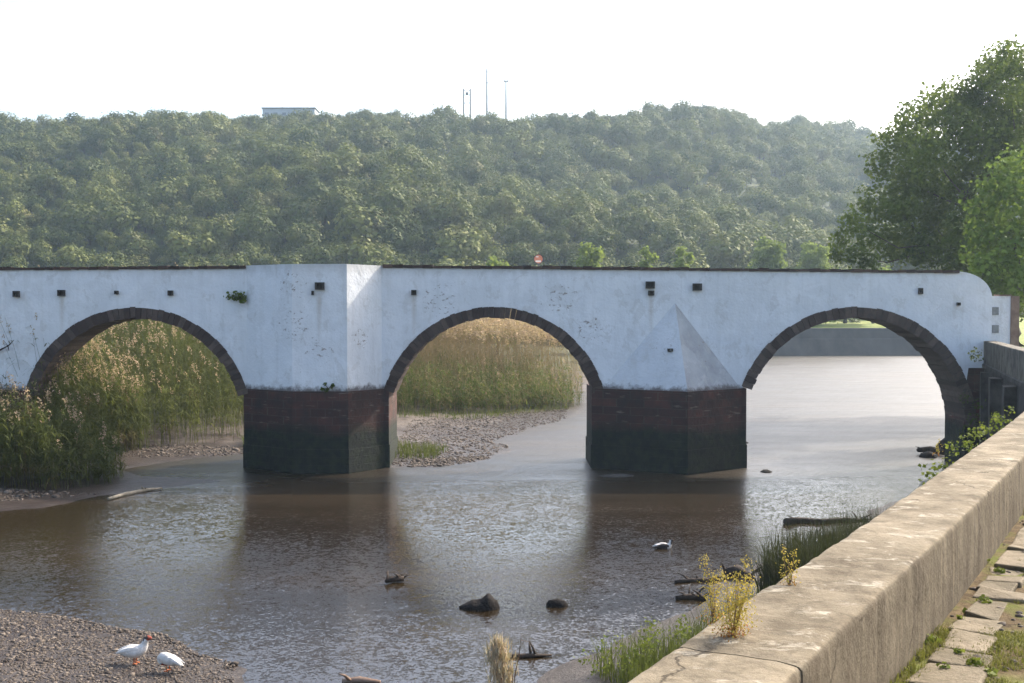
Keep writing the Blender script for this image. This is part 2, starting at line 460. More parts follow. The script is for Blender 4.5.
# ------------------------------------------------------------------ the quay wall's line
def smooth_curve(pts, n=10):
    """Catmull-Rom through pts (x, y)"""
    P = [np.array(p, float) for p in pts]
    P = [2 * P[0] - P[1]] + P + [2 * P[-1] - P[-2]]
    out = []
    for i in range(1, len(P) - 2):
        for j in range(n):
            t = j / n
            out.append(.5 * ((2 * P[i]) + (-P[i - 1] + P[i + 1]) * t + (2 * P[i - 1] - 5 * P[i] + 4 * P[i + 1] - P[i + 2]) * t * t
                             + (-P[i - 1] + 3 * P[i] - 3 * P[i + 1] + P[i + 2]) * t ** 3))
    out.append(P[-2])
    return np.array(out)

QW = [(-3.5, -3.2), (-1.6, .4), (.364, 3.845), (1.044, 5.015), (2.303, 7.167), (4.15, 10.4), (6.337, 14.295), (9.62, 20.5), (12.5, 27.0),
      (14.25, 31.3), (15.95, 35.6), (18.0, 42.0), (20.05, 48.4), (20.5, 49.97)]
QC = smooth_curve(QW, 12)
def offset_line(C, d):
    t = np.gradient(C, axis=0); t /= np.linalg.norm(t, axis=1)[:, None]
    nrm = np.stack([t[:, 1], -t[:, 0]], 1)          # to the right of travel = the quay side
    return C + nrm * d

# ------------------------------------------------------------------ terrain
def sdist(px, py, poly):
    """signed distance (positive inside) of points to polygon"""
    poly = np.asarray(poly, float); n = len(poly)
    d = np.full(px.shape, 1e9); inside = np.zeros(px.shape, bool)
    for i in range(n):
        a, b = poly[i], poly[(i + 1) % n]
        e = b - a; L = max(e @ e, 1e-9)
        t = np.clip(((px - a[0]) * e[0] + (py - a[1]) * e[1]) / L, 0, 1)
        d = np.minimum(d, np.hypot(px - a[0] - t * e[0], py - a[1] - t * e[1]))
        c = ((a[1] > py) != (b[1] > py))
        with np.errstate(divide='ignore', invalid='ignore'):
            xi = (b[0] - a[0]) * (py - a[1]) / (b[1] - a[1]) + a[0]
        inside ^= c & (px < xi)
    return np.where(inside, d, -d)

def shore(pix, z=0.0):
    return [tuple(at_z(x, y, z)[:2]) for x, y in pix]

LEFT_BANK = [(-900, 36)] + [(-60, 37)] + shore([(0, 511), (60, 502), (112, 494), (165, 488), (232, 482), (215, 478.5), (140, 477), (120, 470), (160, 462), (250, 453)]) + \
    [(-10, 52), (-8.8, 50.6), (-5.8, 49.6)] + shore([(440, 467), (498, 457), (512, 450), (494, 443), (505, 436), (548, 424), (592, 409), (640, 394), (700, 376), (752, 366.5), (797, 365.5)]) + \
    [(31, 160)] + shore([(690, 358.5)]) + [(24, 190), (24, 400), (-900, 400)]
SPIT = shore([(-30, 611), (0, 613), (55, 619), (105, 626), (160, 634), (192, 645), (206, 655), (234, 668), (238, 684)]) + [(-4.2, 17), (-9, 12), (-40, 8), (-40, 27)]
FOOT = shore([(470, 760), (552, 683), (610, 646), (690, 604), (735, 583), (790, 560), (850, 526), (915, 488), (962, 458)]) + [(20.6, 52), (40, 52), (40, -30), (-3.5, -30), (-3, 0), (-.5, 8)]
FAR_BANK = [(24, 178)] + [(70, 182), (60, 150), (44, 112), (30, 75), (22.3, 52.6), (60, 52.6), (900, 60), (900, 600), (-100, 600), (-40, 300)]
QUAY = [tuple(p) for p in offset_line(QC, .35)] + [(21.5, 53), (900, 60), (900, -200), (-3.5, -200)]

def fbm(x, y, s, seed=0):
    """cheap smooth value noise, vectorised"""
    tot = np.zeros_like(x); amp = 1.0
    for o in range(3):
        X, Y = x * s * 2 ** o + seed * 17.3, y * s * 2 ** o - seed * 9.1
        xi, yi = np.floor(X).astype(np.int64), np.floor(Y).astype(np.int64)
        fx, fy = X - xi, Y - yi
        fx = fx * fx * (3 - 2 * fx); fy = fy * fy * (3 - 2 * fy)
        def h(a, b):
            n = (a * 374761393 + b * 668265263 + seed * 1442695) & 0x7fffffff
            n = ((n ^ (n >> 13)) * 1274126177) & 0x7fffffff
            return (n ^ (n >> 16)) % 10007 / 10007.0 - .5
        tot += amp * ((h(xi, yi) * (1 - fx) + h(xi + 1, yi) * fx) * (1 - fy) + (h(xi, yi + 1) * (1 - fx) + h(xi + 1, yi + 1) * fx) * fy)
        amp *= .5
    return tot

def ground_h(x, y):
    x = np.asarray(x, float); y = np.asarray(y, float)
    n = fbm(x, y, .35, 1); n2 = fbm(x, y, 1.1, 2)
    h = np.full(x.shape, -.7)
    d = sdist(x, y, LEFT_BANK) + n * .9
    bank = np.where(d > 0, np.minimum(.03 + d * .05, .40) + np.clip((d - 6) * .06, 0, 1.0), np.maximum(d * .12, -.7)) + n2 * .06 * (d > 0)
    h = np.maximum(h, bank)
    d = sdist(x, y, SPIT) + n * .5
    h = np.maximum(h, np.where(d > 0, np.minimum(.02 + d * .06, .22), np.maximum(d * .12, -.7)) + n2 * .04 * (d > 0))
    d = sdist(x, y, FOOT) + n * .8
    h = np.maximum(h, np.where(d > 0, np.minimum(.02 + d * .10, .75), np.maximum(d * .12, -.7)) + n2 * .08 * (d > 0))
    d = sdist(x, y, FAR_BANK)
    h = np.maximum(h, np.where(d > 0, np.clip((d - 1.5) * 2.5, -.7, 4.3) + np.clip((d - 3) * .075, 0, 2.3), -.7))
    d = sdist(x, y, QUAY)
    h = np.maximum(h, np.where(d > 0, np.clip(-.7 + d * 6.0, -.7, 4.98), -.7))
    return h

def gh(x, y): return float(ground_h(np.array([x]), np.array([y]))[0])

def axis(lo, hi, a, b, fine, grow):
    v = list(np.arange(a, b, fine)); s = fine
    x = a
    left = []
    while x > lo: s *= grow; x -= s; left.append(max(x, lo))
    s = fine; x = v[-1]; right = []
    while x < hi: s *= grow; x += s; right.append(min(x, hi))
    return np.array(left[::-1] + v + right)
ax = axis(-1400, 1400, -30, 30, .4, 1.07); ay = axis(-150, 1400, 8, 70, .4, 1.035)
GX, GY = np.meshgrid(ax, ay)
GZ = ground_h(GX.ravel(), GY.ravel())
nx, ny = len(ax), len(ay)
idx = np.arange(nx * ny).reshape(ny, nx)
quads = np.stack([idx[:-1, :-1], idx[:-1, 1:], idx[1:, 1:], idx[1:, :-1]], -1).reshape(-1, 4)
tag(add('ground', mesh_np('ground', np.stack([GX.ravel(), GY.ravel(), GZ], 1), quads, smooth=True), M['ground']),
    'brown mud and gravel river banks', kind='structure')

wb = MB()
wb.poly([(-300, -140, 0), (300, -140, 0), (300, 330, 0), (-300, 330, 0)])
tag(wb.build('river_water', M['water']), 'rippled brown river under the bridge', kind='structure')

# ------------------------------------------------------------------ hill
CREST = [(-500, 128, 430), (-200, 116, 430), (0, 122, 440), (30, 127, 440), (100, 121, 440), (250, 117, 450), (330, 119, 455), (430, 121, 460), (540, 126, 470),
         (640, 121, 480), (700, 114, 500), (735, 120, 520), (775, 128, 545), (800, 122, 560), (860, 136, 600), (940, 150, 640), (1050, 165, 680), (1500, 215, 760)]
cu = np.array([(p[0] - 512) / F for p in CREST]); cy_ = np.array([p[2] for p in CREST], float)
cz_ = np.array([EYE + (HOR - p[1] - 10) / F * p[2] for p in CREST])
H0 = 192.0
def hill_h(x, y):
    u = x / np.maximum(y, 1); Yc = np.interp(u, cu, cy_); Zc = np.interp(u, cu, cz_)
    t = (y - H0) / (Yc - H0)
    tt = np.clip(t, -.2, 1)
    s = np.where(tt < .88, tt, .88 + (tt - .88) - (tt - .88) ** 2 * 4.0)
    s = s / (1 - .12 ** 2 * 4.0)
    z = 1.0 + (Zc - 1.0) * s - np.clip(t - 1, 0, 9) * 14
    env = np.clip(t * 5, 0, 1) * np.clip((.97 - t) * 2.6, 0.0, 1)
    g = fbm(x, y, .010, 5) * 16 + fbm(x, y, .03, 6) * 3
    return z + g * env
hx = np.arange(-620, 760, 4.0); hy = np.arange(170, 860, 3.5)
HX, HY = np.meshgrid(hx, hy)
HZ = hill_h(HX.ravel(), HY.ravel())
idx = np.arange(HX.size).reshape(HX.shape)
quads = np.stack([idx[:-1, :-1], idx[:-1, 1:], idx[1:, 1:], idx[1:, :-1]], -1).reshape(-1, 4)
tag(add('hill', mesh_np('hill', np.stack([HX.ravel(), HY.ravel(), HZ - 1.2], 1), quads, smooth=True), M['hill']), 'long scrub-covered hillside beyond the river', kind='structure')

# ------------------------------------------------------------------ foliage
def leaf_cloud(centers, normals, size, aspect=1.0, jitter=.7, rng=RNG):
    """one quad per centre, facing roughly along its normal"""
    n = len(centers)
    nn = normals + rng.normal(0, jitter, (n, 3)); nn /= np.linalg.norm(nn, axis=1)[:, None] + 1e-9
    r = rng.normal(0, 1, (n, 3)); a = np.cross(nn, r); a /= np.linalg.norm(a, axis=1)[:, None] + 1e-9
    b = np.cross(nn, a)
    s = (size if np.ndim(size) else np.full(n, size)) * rng.uniform(.6, 1.4, n)
    a = a * (s * .5)[:, None] * aspect; b = b * (s * .5)[:, None]
    fold = nn * (s * .12)[:, None]
    v = np.stack([centers - a * .5 - b * .8, centers + a * .9 - b * .3 + fold, centers + a * .3 + b, centers - a * .9 + b * .4 + fold], 1).reshape(-1, 3)
    return v, np.arange(4 * n).reshape(n, 4)

def lobes_cloud(lobes, per_m2, size, jitter=.7, inner=.35, rng=RNG, squash=1.0):
    """leaves on and inside a set of ellipsoid lobes (x, y, z, r)"""
    C, N = [], []
    for (x, y, z, r) in lobes:
        k = max(12, int(per_m2 * r * r * 12.5))
        d = rng.normal(0, 1, (k, 3)); d /= np.linalg.norm(d, axis=1)[:, None]
        rad = r * np.where(rng.random(k) < inner, rng.uniform(.35, .9, k), rng.uniform(.82, 1.12, k))
        # uneven outline: push the surface in and out
        wob = 1 + .28 * np.sin(d[:, 0] * 5 + x) * np.sin(d[:, 1] * 5 + y * 1.3) + .18 * np.sin(d[:, 2] * 8 + z)
        p = d * (rad * wob)[:, None] * np.array([1, 1, squash])
        C.append(p + np.array([x, y, z])); N.append(d + np.array([0, 0, .35]))
    return leaf_cloud(np.concatenate(C), np.concatenate(N), size, 1.0, jitter, rng)

# --- hillside trees: 8 crown shapes, 300 single trees, the rest as one wood
def hill_tree_mesh(seed):
    rng = np.random.default_rng(100 + seed)
    nl = rng.integers(6, 10)
    tall = rng.uniform(.8, 1.25)
    lobes = [(0, 0, .75 * tall, .62)]
    for i in range(nl):
        a = 2 * math.pi * i / nl + rng.uniform(-.4, .4)
        q = rng.uniform(.35, .72)
        lobes.append((q * math.cos(a), q * math.sin(a), rng.uniform(.35, 1.15) * tall, rng.uniform(.26, .46)))
    v, q = lobes_cloud(lobes, 75, .135, .3, .2, rng)
    mb = MB(); mb.tube([(0, 0, -.5), (.03, 0, .2), (0, .03, .75 * tall)], [.09, .07, .04], 5)
    vs_ = np.array(mb.v); qs_ = np.array([f for f in mb.f if len(f) == 4])
    V, Q = merge_np([(v, q), (vs_, qs_)])
    mi = np.concatenate([np.zeros(len(q), int), np.ones(len(qs_), int)])
    return mesh_np('hillside_tree', V, Q, midx_q=mi)
HT = [hill_tree_mesh(i) for i in range(8)]
for me in HT:
    me.materials.append(M['leaf_hill']); me.materials.append(M['bark'])

pts = []
sp = 4.1
yy = 196.0
while yy < 700:
    for xx in np.arange(-.66 * yy, .66 * yy, sp * (1 + (yy - 196) / 1800)):
        x = xx + random.uniform(-2.2, 2.2); y = yy + random.uniform(-2.2, 2.2)
        if y > np.interp(x / y, cu, cy_) + 14: continue
        pts.append((x, y))
    yy += sp * (1 + (yy - 196) / 1500)
pts = np.array(pts)
pz = hill_h(pts[:, 0], pts[:, 1])
dens = fbm(pts[:, 0], pts[:, 1], .03, 9)
keep = RNG.random(len(pts)) < np.clip(1.2 + dens * .35, .85, 1)
pts, pz, dens = pts[keep], pz[keep], dens[keep]
sc = np.exp(RNG.normal(.88, .44, len(pts))); sc = np.clip(sc, 1.1, 5.4) * (1 + dens * .35)
sc = sc * np.where(pts[:, 1] > np.interp(pts[:, 0] / pts[:, 1], cu, cy_) - 25, .78, 1.0)
rz = RNG.uniform(0, 6.28, len(pts)); kind_i = RNG.integers(0, 8, len(pts))
ppx = 512 + F * pts[:, 0] / pts[:, 1]; ppy = HOR - F * (pz + sc * 1.0 - EYE) / pts[:, 1]
app = sc / pts[:, 1]
vis = (ppx > -5) & (ppx < 845) & (ppy < 261)
order = np.argsort(-np.where(vis, app, -1))[:300]
single = np.zeros(len(pts), bool); single[order] = True
first = {}
for i in order:
    k = int(kind_i[i])
    o = bpy.data.objects.new('hillside_tree', HT[k])
    COL.objects.link(o)
    o.location = (pts[i, 0], pts[i, 1], pz[i] - .2)
    s = float(sc[i]); o.scale = (s, s, s * .98); o.rotation_euler = (0, 0, float(rz[i]))
    tag(o, 'rounded green tree among the larger crowns of the wood on the hillside', 'tree', 'trees on the wooded hillside')
    first.setdefault(k, o)
# the rest: points + geometry nodes
rest = ~single
rp = np.stack([pts[rest, 0], pts[rest, 1], pz[rest] - .2], 1)
wood = bpy.data.meshes.new('hillside_woodland'); wood.vertices.add(len(rp)); wood.vertices.foreach_set('co', rp.astype(np.float32).ravel())
for nm, arr, ty in (('size', sc[rest], 'FLOAT'), ('turn', rz[rest], 'FLOAT')):
    a = wood.attributes.new(nm, ty, 'POINT'); a.data.foreach_set('value', arr.astype(np.float32))
a = wood.attributes.new('which', 'INT', 'POINT'); a.data.foreach_set('value', kind_i[rest].astype(np.int32))
wood_o = bpy.data.objects.new('hillside_woodland', wood); COL.objects.link(wood_o)
tag(wood_o, 'dense green woodland covering the whole hillside', 'woodland', kind='stuff')
ng = bpy.data.node_groups.new('woodland', 'GeometryNodeTree')
ng.interface.new_socket('Geometry', in_out='INPUT', socket_type='NodeSocketGeometry')
ng.interface.new_socket('Geometry', in_out='OUTPUT', socket_type='NodeSocketGeometry')
gi = ng.nodes.new('NodeGroupInput'); go = ng.nodes.new('NodeGroupOutput')
m2p = ng.nodes.new('GeometryNodeMeshToPoints')
iop = ng.nodes.new('GeometryNodeInstanceOnPoints')
g2i = ng.nodes.new('GeometryNodeGeometryToInstance')
for k in sorted(first, reverse=True):
    oi = ng.nodes.new('GeometryNodeObjectInfo'); oi.inputs['Object'].default_value = first[k]; oi.transform_space = 'ORIGINAL'
    ng.links.new(oi.outputs['Geometry'], g2i.inputs[0])
def named(nm, ty):
    nd = ng.nodes.new('GeometryNodeInputNamedAttribute'); nd.data_type = ty; nd.inputs['Name'].default_value = nm
    return nd.outputs[0]
cmb = ng.nodes.new('ShaderNodeCombineXYZ'); ng.links.new(named('turn', 'FLOAT'), cmb.inputs[2])
ng.links.new(gi.outputs[0], m2p.inputs[0]); ng.links.new(m2p.outputs[0], iop.inputs['Points'])
ng.links.new(g2i.outputs[0], iop.inputs['Instance']); iop.inputs['Pick Instance'].default_value = True
ng.links.new(named('which', 'INT'), iop.inputs['Instance Index'])
ng.links.new(cmb.outputs[0], iop.inputs['Rotation'])
ng.links.new(named('size', 'FLOAT'), iop.inputs['Scale'])
ng.links.new(iop.outputs[0], go.inputs[0])
md = wood_o.modifiers.new('woodland', 'NODES'); md.node_group = ng

# --- single big trees
def big_tree(name, base, trunk_r, lobes, leaf, per, mat, label, cat='tree', group=None, jitter=.8, limbs=True, inner=.35):
    root = empty(name, base)
    tag(root, label, cat, group)
    b = Vector(base)
    v, q = lobes_cloud(lobes, per, leaf, jitter, inner)
    add('crown', mesh_np('crown', v, q), mat, root)
    mb = MB()
    top = Vector((sum(l[0] for l in lobes) / len(lobes), sum(l[1] for l in lobes) / len(lobes), sum(l[2] for l in lobes) / len(lobes)))
    mid = b.lerp(top, .55) + Vector((.3, 0, 0))
    mb.tube([b - Vector((0, 0, .4)), b + Vector((0, 0, .3)), b.lerp(mid, .5), mid, top], [trunk_r * 1.5, trunk_r * 1.1, trunk_r * .85, trunk_r * .65, trunk_r * .2], 9, jit=.06)
    if limbs:
        for (x, y, z, r) in lobes[::3]:
            e = Vector((x, y, z)); s = b.lerp(mid, random.uniform(.55, 1))
            q = (e - s).length; m = s.lerp(e, .35) + Vector((random.uniform(-.1, .1) * q, 0, q * .06)); m2 = s.lerp(e, .7) + Vector((random.uniform(-.07, .07) * q, 0, q * -.05))
            mb.tube([s, m, m2, e], [trunk_r * .22, trunk_r * .15, trunk_r * .08, trunk_r * .02], 5, jit=.08)
    mb.build('trunk', M['bark'], root, smooth=True)
    return root

def L(px, py, rpx, y):
    p = at_y(px, py, y); return (p.x, p.y, p.z, rpx / F * y)
rr = random.Random(3)
lob = []
for px, py, rp in [(1008, 62, 22), (992, 78, 20), (1024, 85, 30), (965, 98, 22), (938, 108, 20), (985, 108, 26), (915, 122, 19), (1010, 120, 30), (955, 130, 26), (893, 142, 18), (925, 150, 25),
                   (985, 150, 30), (1020, 160, 30), (880, 165, 15), (905, 178, 24), (945, 180, 28), (985, 190, 30), (872, 205, 17), (900, 212, 24), (935, 218, 28), (975, 228, 30), (852, 222, 13), (868, 236, 17), (840, 240, 10),
                   (838, 255, 9), (856, 256, 11), (895, 245, 20), (925, 250, 20), (960, 258, 24), (1000, 250, 30), (1040, 120, 34), (1055, 180, 40), (1050, 235, 40), (870, 262, 10), (985, 285, 24), (1015, 290, 26)]:
    lob.append(L(px, py, rp, 76 + rr.uniform(-4, 4)))
    if rp > 18: lob.append(L(px + rr.uniform(-6, 6), py + rr.uniform(-6, 6), rp * .8, 80 + rr.uniform(-3, 3)))
big_tree('plane_tree', (33.5, 77, 4.9), .55, lob, .22, 32, M['leaf_plane'], 'tall dark green broadleaf tree behind the right end of the bridge')
lob = []
for px, py, rp in [(1015, 168, 20), (995, 185, 18), (1030, 190, 26), (985, 208, 18), (1010, 215, 25), (976, 232, 14), (1000, 245, 24), (1030, 240, 28), (972, 255, 12), (985, 268, 18), (1012, 275, 22), (1040, 270, 28), (1050, 215, 28)]:
    lob.append(L(px, py, rp, 63 + rr.uniform(-1.5, 1.5)))
big_tree('young_tree', (28.6, 63, 4.9), .22, lob, .25, 22, M['leaf_bright'], 'smaller bright green tree standing in front of the tall dark tree', jitter=.8)

for px, pyt, wpx, y, lab in [
        (590, 247, 34, 150, 'yellow-green bushy tree just above the bridge coping right of the round sign'),
        (648, 251, 24, 140, 'bright green small tree above the coping over the triangular cutwater'),
        (684, 251, 25, 155, 'pale green tree right beside the small bright one above the cutwater'),
        (769, 242, 40, 185, 'pointed light green tree above the coping between cutwater and tall dark tree'),
        (814, 246, 36, 188, 'rounded pale green tree touching the left edge of the tall dark tree'),
        (497, 262, 36, 145, 'low pale tree barely showing above the coping over the middle arch')]:
    g = gh(at_y(px, 300, y).x, y) if y < 180 else 4.6
    b = at_y(px, 312, y); top = at_y(px, pyt - 3, y).z; rad = wpx / 2 / F * y
    lobs = []
    for i in range(15):
        t = i / 14; zz = g + 2.5 + (top - g - 2.5 - rad * .3) * t
        w = rad * (1.05 - .5 * t ** 2.2)
        a = i * 2.4
        lobs.append((b.x + math.cos(a) * w * .62, y + math.sin(a) * w * .62, zz, rad * .62 * (1 - .4 * t)))
    big_tree('riverside_tree', (b.x, y, g), .16, lobs, .40, 26, M['leaf_river'], lab, jitter=.9)

# trees on the lawn behind the far embankment (trunks seen through the right arch)
for px, lab in ((812, 'leftmost dark trunked tree on the lawn seen through the right arch'), (845, 'middle dark trunked tree on the lawn seen through the right arch'),
                (873, 'rightmost dark trunked tree on the lawn seen through the right arch')):
    b = at_y(px, 323, 192); z = gh(b.x, 192)
    lobs = [(b.x + rr.uniform(-2.2, 2.2), 192 + rr.uniform(-2, 2), z + 4.5 + rr.uniform(0, 3.5), rr.uniform(1.1, 1.7)) for _ in range(9)]
    big_tree('lawn_tree', (b.x, 192, z), .3, lobs, .5, 9, M['leaf_river'], lab)
hv, hq = lobes_cloud([(x, 246 + rr.uniform(-3, 3), 6.9 + rr.uniform(-.4, .6), rr.uniform(1.1, 1.8)) for x in np.arange(20, 110, 2.4)], 7, .6, .9)
tag(add('hedge', mesh_np('hedge', hv, hq), M['leaf_plane']), 'dark green hedge along the back of the lawn beyond the river', 'hedge')

# ------------------------------------------------------------------ bridge
YF, TH = 50.0, 2.3
def bx(px): return at_y(px, HOR, YF).x
def bz(py): return at_y(512, py, YF).z
bridge = empty('stone_bridge', (0, YF, 0))
tag(bridge, 'long whitewashed stone bridge with three dark arches over the river', 'bridge')
ARCH = [  # centre px, centre py, outer radius px, springing py
    (-229, 421, 113, 392), (135.5, 423, 115.5, 392), (494, 421, 114, 389), (856, 428, 121, 385)]
RINGW = 10.5 / 23.0
arcs = [(bx(a), bz(b), c / 23.0, bz(d)) for a, b, c, d in ARCH]
TOPPTS = [(-520, 268), (0, 270), (246, 268.5), (383, 267.5), (700, 270.5), (960, 273)]
TX = [bx(p[0]) for p in TOPPTS]; TZ = [bz(p[1]) for p in TOPPTS]
XR = bx(992)
def wall_top(x):
    xc = bx(957); r = XR - xc
    z = float(np.interp(x, TX, TZ))
    if x > xc:
        t = min((x - xc) / r, 1); z = TZ[-1] + .06 - 1.15 * (1 - math.sqrt(max(0, 1 - t * t)))
    return z
def wall_bottom(x):
    for cx, cz, r, sz in arcs:
        d = abs(x - cx)
        if d < r and cz + math.sqrt(r * r - d * d) > sz: return cz + math.sqrt(r * r - d * d)
    for (a, za), (b, zb) in (((arcs[3][0], 0), (bx(969), 0)),):
        if x >= arcs[3][0] + math.sqrt(arcs[3][2] ** 2 - (arcs[3][3] - arcs[3][1]) ** 2) - 1e-6: return bz(368)
    return bz(390)
xs = set(np.arange(bx(-520), XR, .35))
for cx, cz, r, sz in arcs:
    hw = math.sqrt(r * r - (sz - cz) ** 2)
    a0 = math.acos(hw / r)
    for a in np.linspace(a0, math.pi - a0, 60): xs.add(cx + r * math.cos(a))
for a in np.linspace(0, math.pi / 2, 14): xs.add(bx(957) + (XR - bx(957)) * math.sin(a))
xs.add(XR)
xs = sorted(xs)
xs2 = [xs[0]]
for x in xs[1:]:
    if x - xs2[-1] > .01: xs2.append(x)
xs = xs2
def spandrel(y0, y1, topf):
    mb = MB()
    n = 5
    rows = []
    for i in range(n + 1):
        rows.append([(x, y0, wall_bottom(x) + (topf(x) - wall_bottom(x)) * i / n) for x in xs])
    rows.append([(x, y1, topf(x)) for x in xs])
    rows.append([(x, y1, wall_bottom(x)) for x in xs])
    mb.grid(rows + [rows[0]])
    return mb
deck = lambda x: min(wall_top(x) - .9, 7.85) if x < bx(957) else max(min(wall_top(x) - .9, 7.8), wall_bottom(x) + .5)
PEEL = [(bx(300), 48.5, bz(325), 1.6), (bx(325), 48.5, bz(350), 1.2), (bx(362), 49, bz(340), 1.0), (bx(262), 48.5, bz(385), 1.3), (bx(440), 50, bz(300), 1.6), (bx(560), 50, bz(300), 1.5), (bx(300), 48.4, bz(285), 1.2),
        (bx(590), 50, bz(330), 1.2), (bx(775), 50, bz(345), 1.0)]
M['white'] = mat_whitewash('whitewash', PEEL, .22, .28)
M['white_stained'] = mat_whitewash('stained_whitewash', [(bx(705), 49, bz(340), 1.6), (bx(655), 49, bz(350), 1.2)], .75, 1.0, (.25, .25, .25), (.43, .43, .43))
sp_o = spandrel(YF, YF + .42, wall_top)
sp_o.build('parapet_wall', M['white'], bridge, weld=.002)
spandrel(YF + .425, YF + TH - .425, deck).build('deck', M['white'], bridge, weld=.002)
spandrel(YF + TH - .42, YF + TH, wall_top).build('rear_parapet_wall', M['white'], bridge, weld=.002)

# voussoir rings
for cx, cz, r, sz in arcs:
    mb = MB(); tint = []
    ri = r - RINGW
    hw = math.sqrt(r * r - (sz - cz) ** 2); a0 = math.asin((sz - cz) / r) - .015
    N = 52
    ar = 0.01 if cx > 10 else a0                     # the right arch's ring runs down the abutment
    for i in range(N):
        b0 = ar + (math.pi - a0 - ar) * i / N; b1 = ar + (math.pi - a0 - ar) * (i + 1) / N - .0035
        ro = r + .012 + random.uniform(-.02, .03); rin = ri + random.uniform(-.03, .03)
        yf = YF - .03 + random.uniform(-.015, .012)
        bm_ = (b0 + b1) / 2
        ring = [(cx + q * math.cos(b), yf, cz + q * math.sin(b)) for q, b in ((rin, b0), (ro, b0), (ro, b1), (rin, bm_ * .5 + b1 * .5), (rin, bm_))]
        ring = [(cx + q * math.cos(b), yf, cz + q * math.sin(b)) for q, b in ((rin, b0), (ro, b0), (ro, b1), (rin, b1))]
        n0 = len(mb.v); mb.prism(ring, (0, TH + .06, 0))
        t = random.random() ** 2.2
        tint += [t] * (len(mb.v) - n0)
    me = mb.mesh('arch_ring')
    at = me.attributes.new('tint', 'FLOAT', 'POINT'); at.data.foreach_set('value', tint)
    add('arch_ring', me, M['ring'], bridge)

# coping bricks (two runs in view, one beyond each side)
def coping(px0, px1, name='coping'):
    mb = MB(); tint = []
    x = bx(px0); x1 = bx(px1)
    while x < x1 - .05:
        w = min(random.uniform(.34, .5), x1 - x)
        z = wall_top(x + w / 2)
        hgt = .125 + random.uniform(-.02, .03)
        n0 = len(mb.v)
        mb.box((x + w / 2, YF + .2, z + hgt / 2 - .01), (w - .012, .52, hgt), jit=.012)
        tint += [random.random()] * (len(mb.v) - n0)
        x += w
    me = mb.mesh(name); at = me.attributes.new('tint', 'FLOAT', 'POINT'); at.data.foreach_set('value', tint)
    return add(name, me, M['coping'], bridge)
coping(-520, 246); coping(383, 959)

# bastion (left pier) : white hexagonal turret on a dark stone base
def pt(px, y): return (at_y(px, HOR, y).x, y)
yb = 48.35
plan = [(bx(246), YF + .02), pt(292, yb), pt(347, yb), (bx(382), YF + .02)]
zt = at_y(300, 264, yb).z; zb = at_y(300, 391.5, yb).z
def prism_plan(mb, plan, z0, z1, grow=0.0, mi=0, nz=1):
    c = np.mean(np.array(plan), 0)
    p = [(x + (x - c[0]) * grow, y + (min(y - YF, 0)) * grow) for x, y in plan]
    rows = [[(x, y, z0 + (z1 - z0) * i / nz) for x, y in p] for i in range(nz + 1)]
    mb.grid(rows, mi, closed=True)
    mb.poly([(x, y, z1) for x, y in p], mi); mb.poly([(x, y, z0) for x, y in p][::-1], mi)
planw = plan + [(bx(382), YF + .4), (bx(246), YF + .4)]
mb = MB(); prism_plan(mb, planw, zb, zt)
mb.build('bastion', M['white'], bridge, weld=.002)
def pier_mesh(plan, z1, ext_l, ext_r, foot=1.05):
    """dark stone base: plan with nose, runs through to the back of the bridge"""
    mb = MB()
    back = YF + TH + 1.2
    full = list(plan) + [(ext_r, YF + .03), (ext_r, back), (ext_l, back), (ext_l, YF + .03)]
    full = [p for i, p in enumerate(full) if i == 0 or (abs(p[0] - full[i - 1][0]) + abs(p[1] - full[i - 1][1]) > .01)]
    prism_plan(mb, full, .95, z1, 0)
    c = np.mean(np.array(full), 0)
    fp = [(c[0] + (x - c[0]) * 1.012, c[1] + (y - c[1]) * 1.012) for x, y in full]
    prism_plan(mb, fp, -1.2, 1.02, 0)
    return mb
pl = [(bx(247), YF), pt(292, yb - .03), pt(348, yb - .03), (bx(384), YF)]
pier_mesh(pl, zb + .003, bx(243), bx(388.5)).build('pier', M['pier'], bridge)
# cutwater pier
yn = 48.0
nose = pt(688, yn)
pl2 = [(bx(594), YF - .01), (bx(603), YF - .05), nose, (bx(741), YF - .05)]
zc = bz(388); zn = at_y(688, 391.5, yn).z
pier_mesh([(bx(594), YF - .02), (nose[0], nose[1] - .04), (bx(742), YF - .02)], zc - .02, bx(592), bx(747)).build('pier', M['pier'], bridge)
mb = MB()
apex = at_y(675, 303, YF - .0); apl = at_y(640, 312, YF)
bl = (bx(603), YF - .005, zc - .02); br_ = (bx(741), YF - .005, bz(384)); nz_ = (nose[0], nose[1], zc - .02)
blk = (bx(603), YF + .3, zc - .02); brk = (bx(741), YF + .3, zc - .02); apk = (apex.x, YF + .3, apex.z)
def facet(a, b, c, n=8):
    a, b, c = map(Vector, (a, b, c))
    rows = []
    for i in range(n + 1):
        p, q = a.lerp(c, i / n), b.lerp(c, i / n)
        rows.append([p.lerp(q, j / n) for j in range(n + 1)])
    mb.grid(rows)
br_ = (bx(741), YF - .005, zc - .02)
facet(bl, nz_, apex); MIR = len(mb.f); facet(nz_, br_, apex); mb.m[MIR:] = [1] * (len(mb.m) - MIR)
mb.poly([bl, apex, apk, blk]); mb.poly([br_, brk, apk, apex]); mb.poly([bl, blk, brk, br_, nz_]); mb.poly([blk, apk, brk])
M['white_left_dimmed'] = mat_whitewash('cutwater_whitewash_dimmed', [(bx(655), 49, bz(345), 1.4)], .4, .6, (.52, .53, .54), (.63, .63, .63))  # left facet's colour dimmed to offset extra sky light on its slope
mb.build('cutwater', [M['white_left_dimmed'], M['white_stained']], bridge, weld=.003)
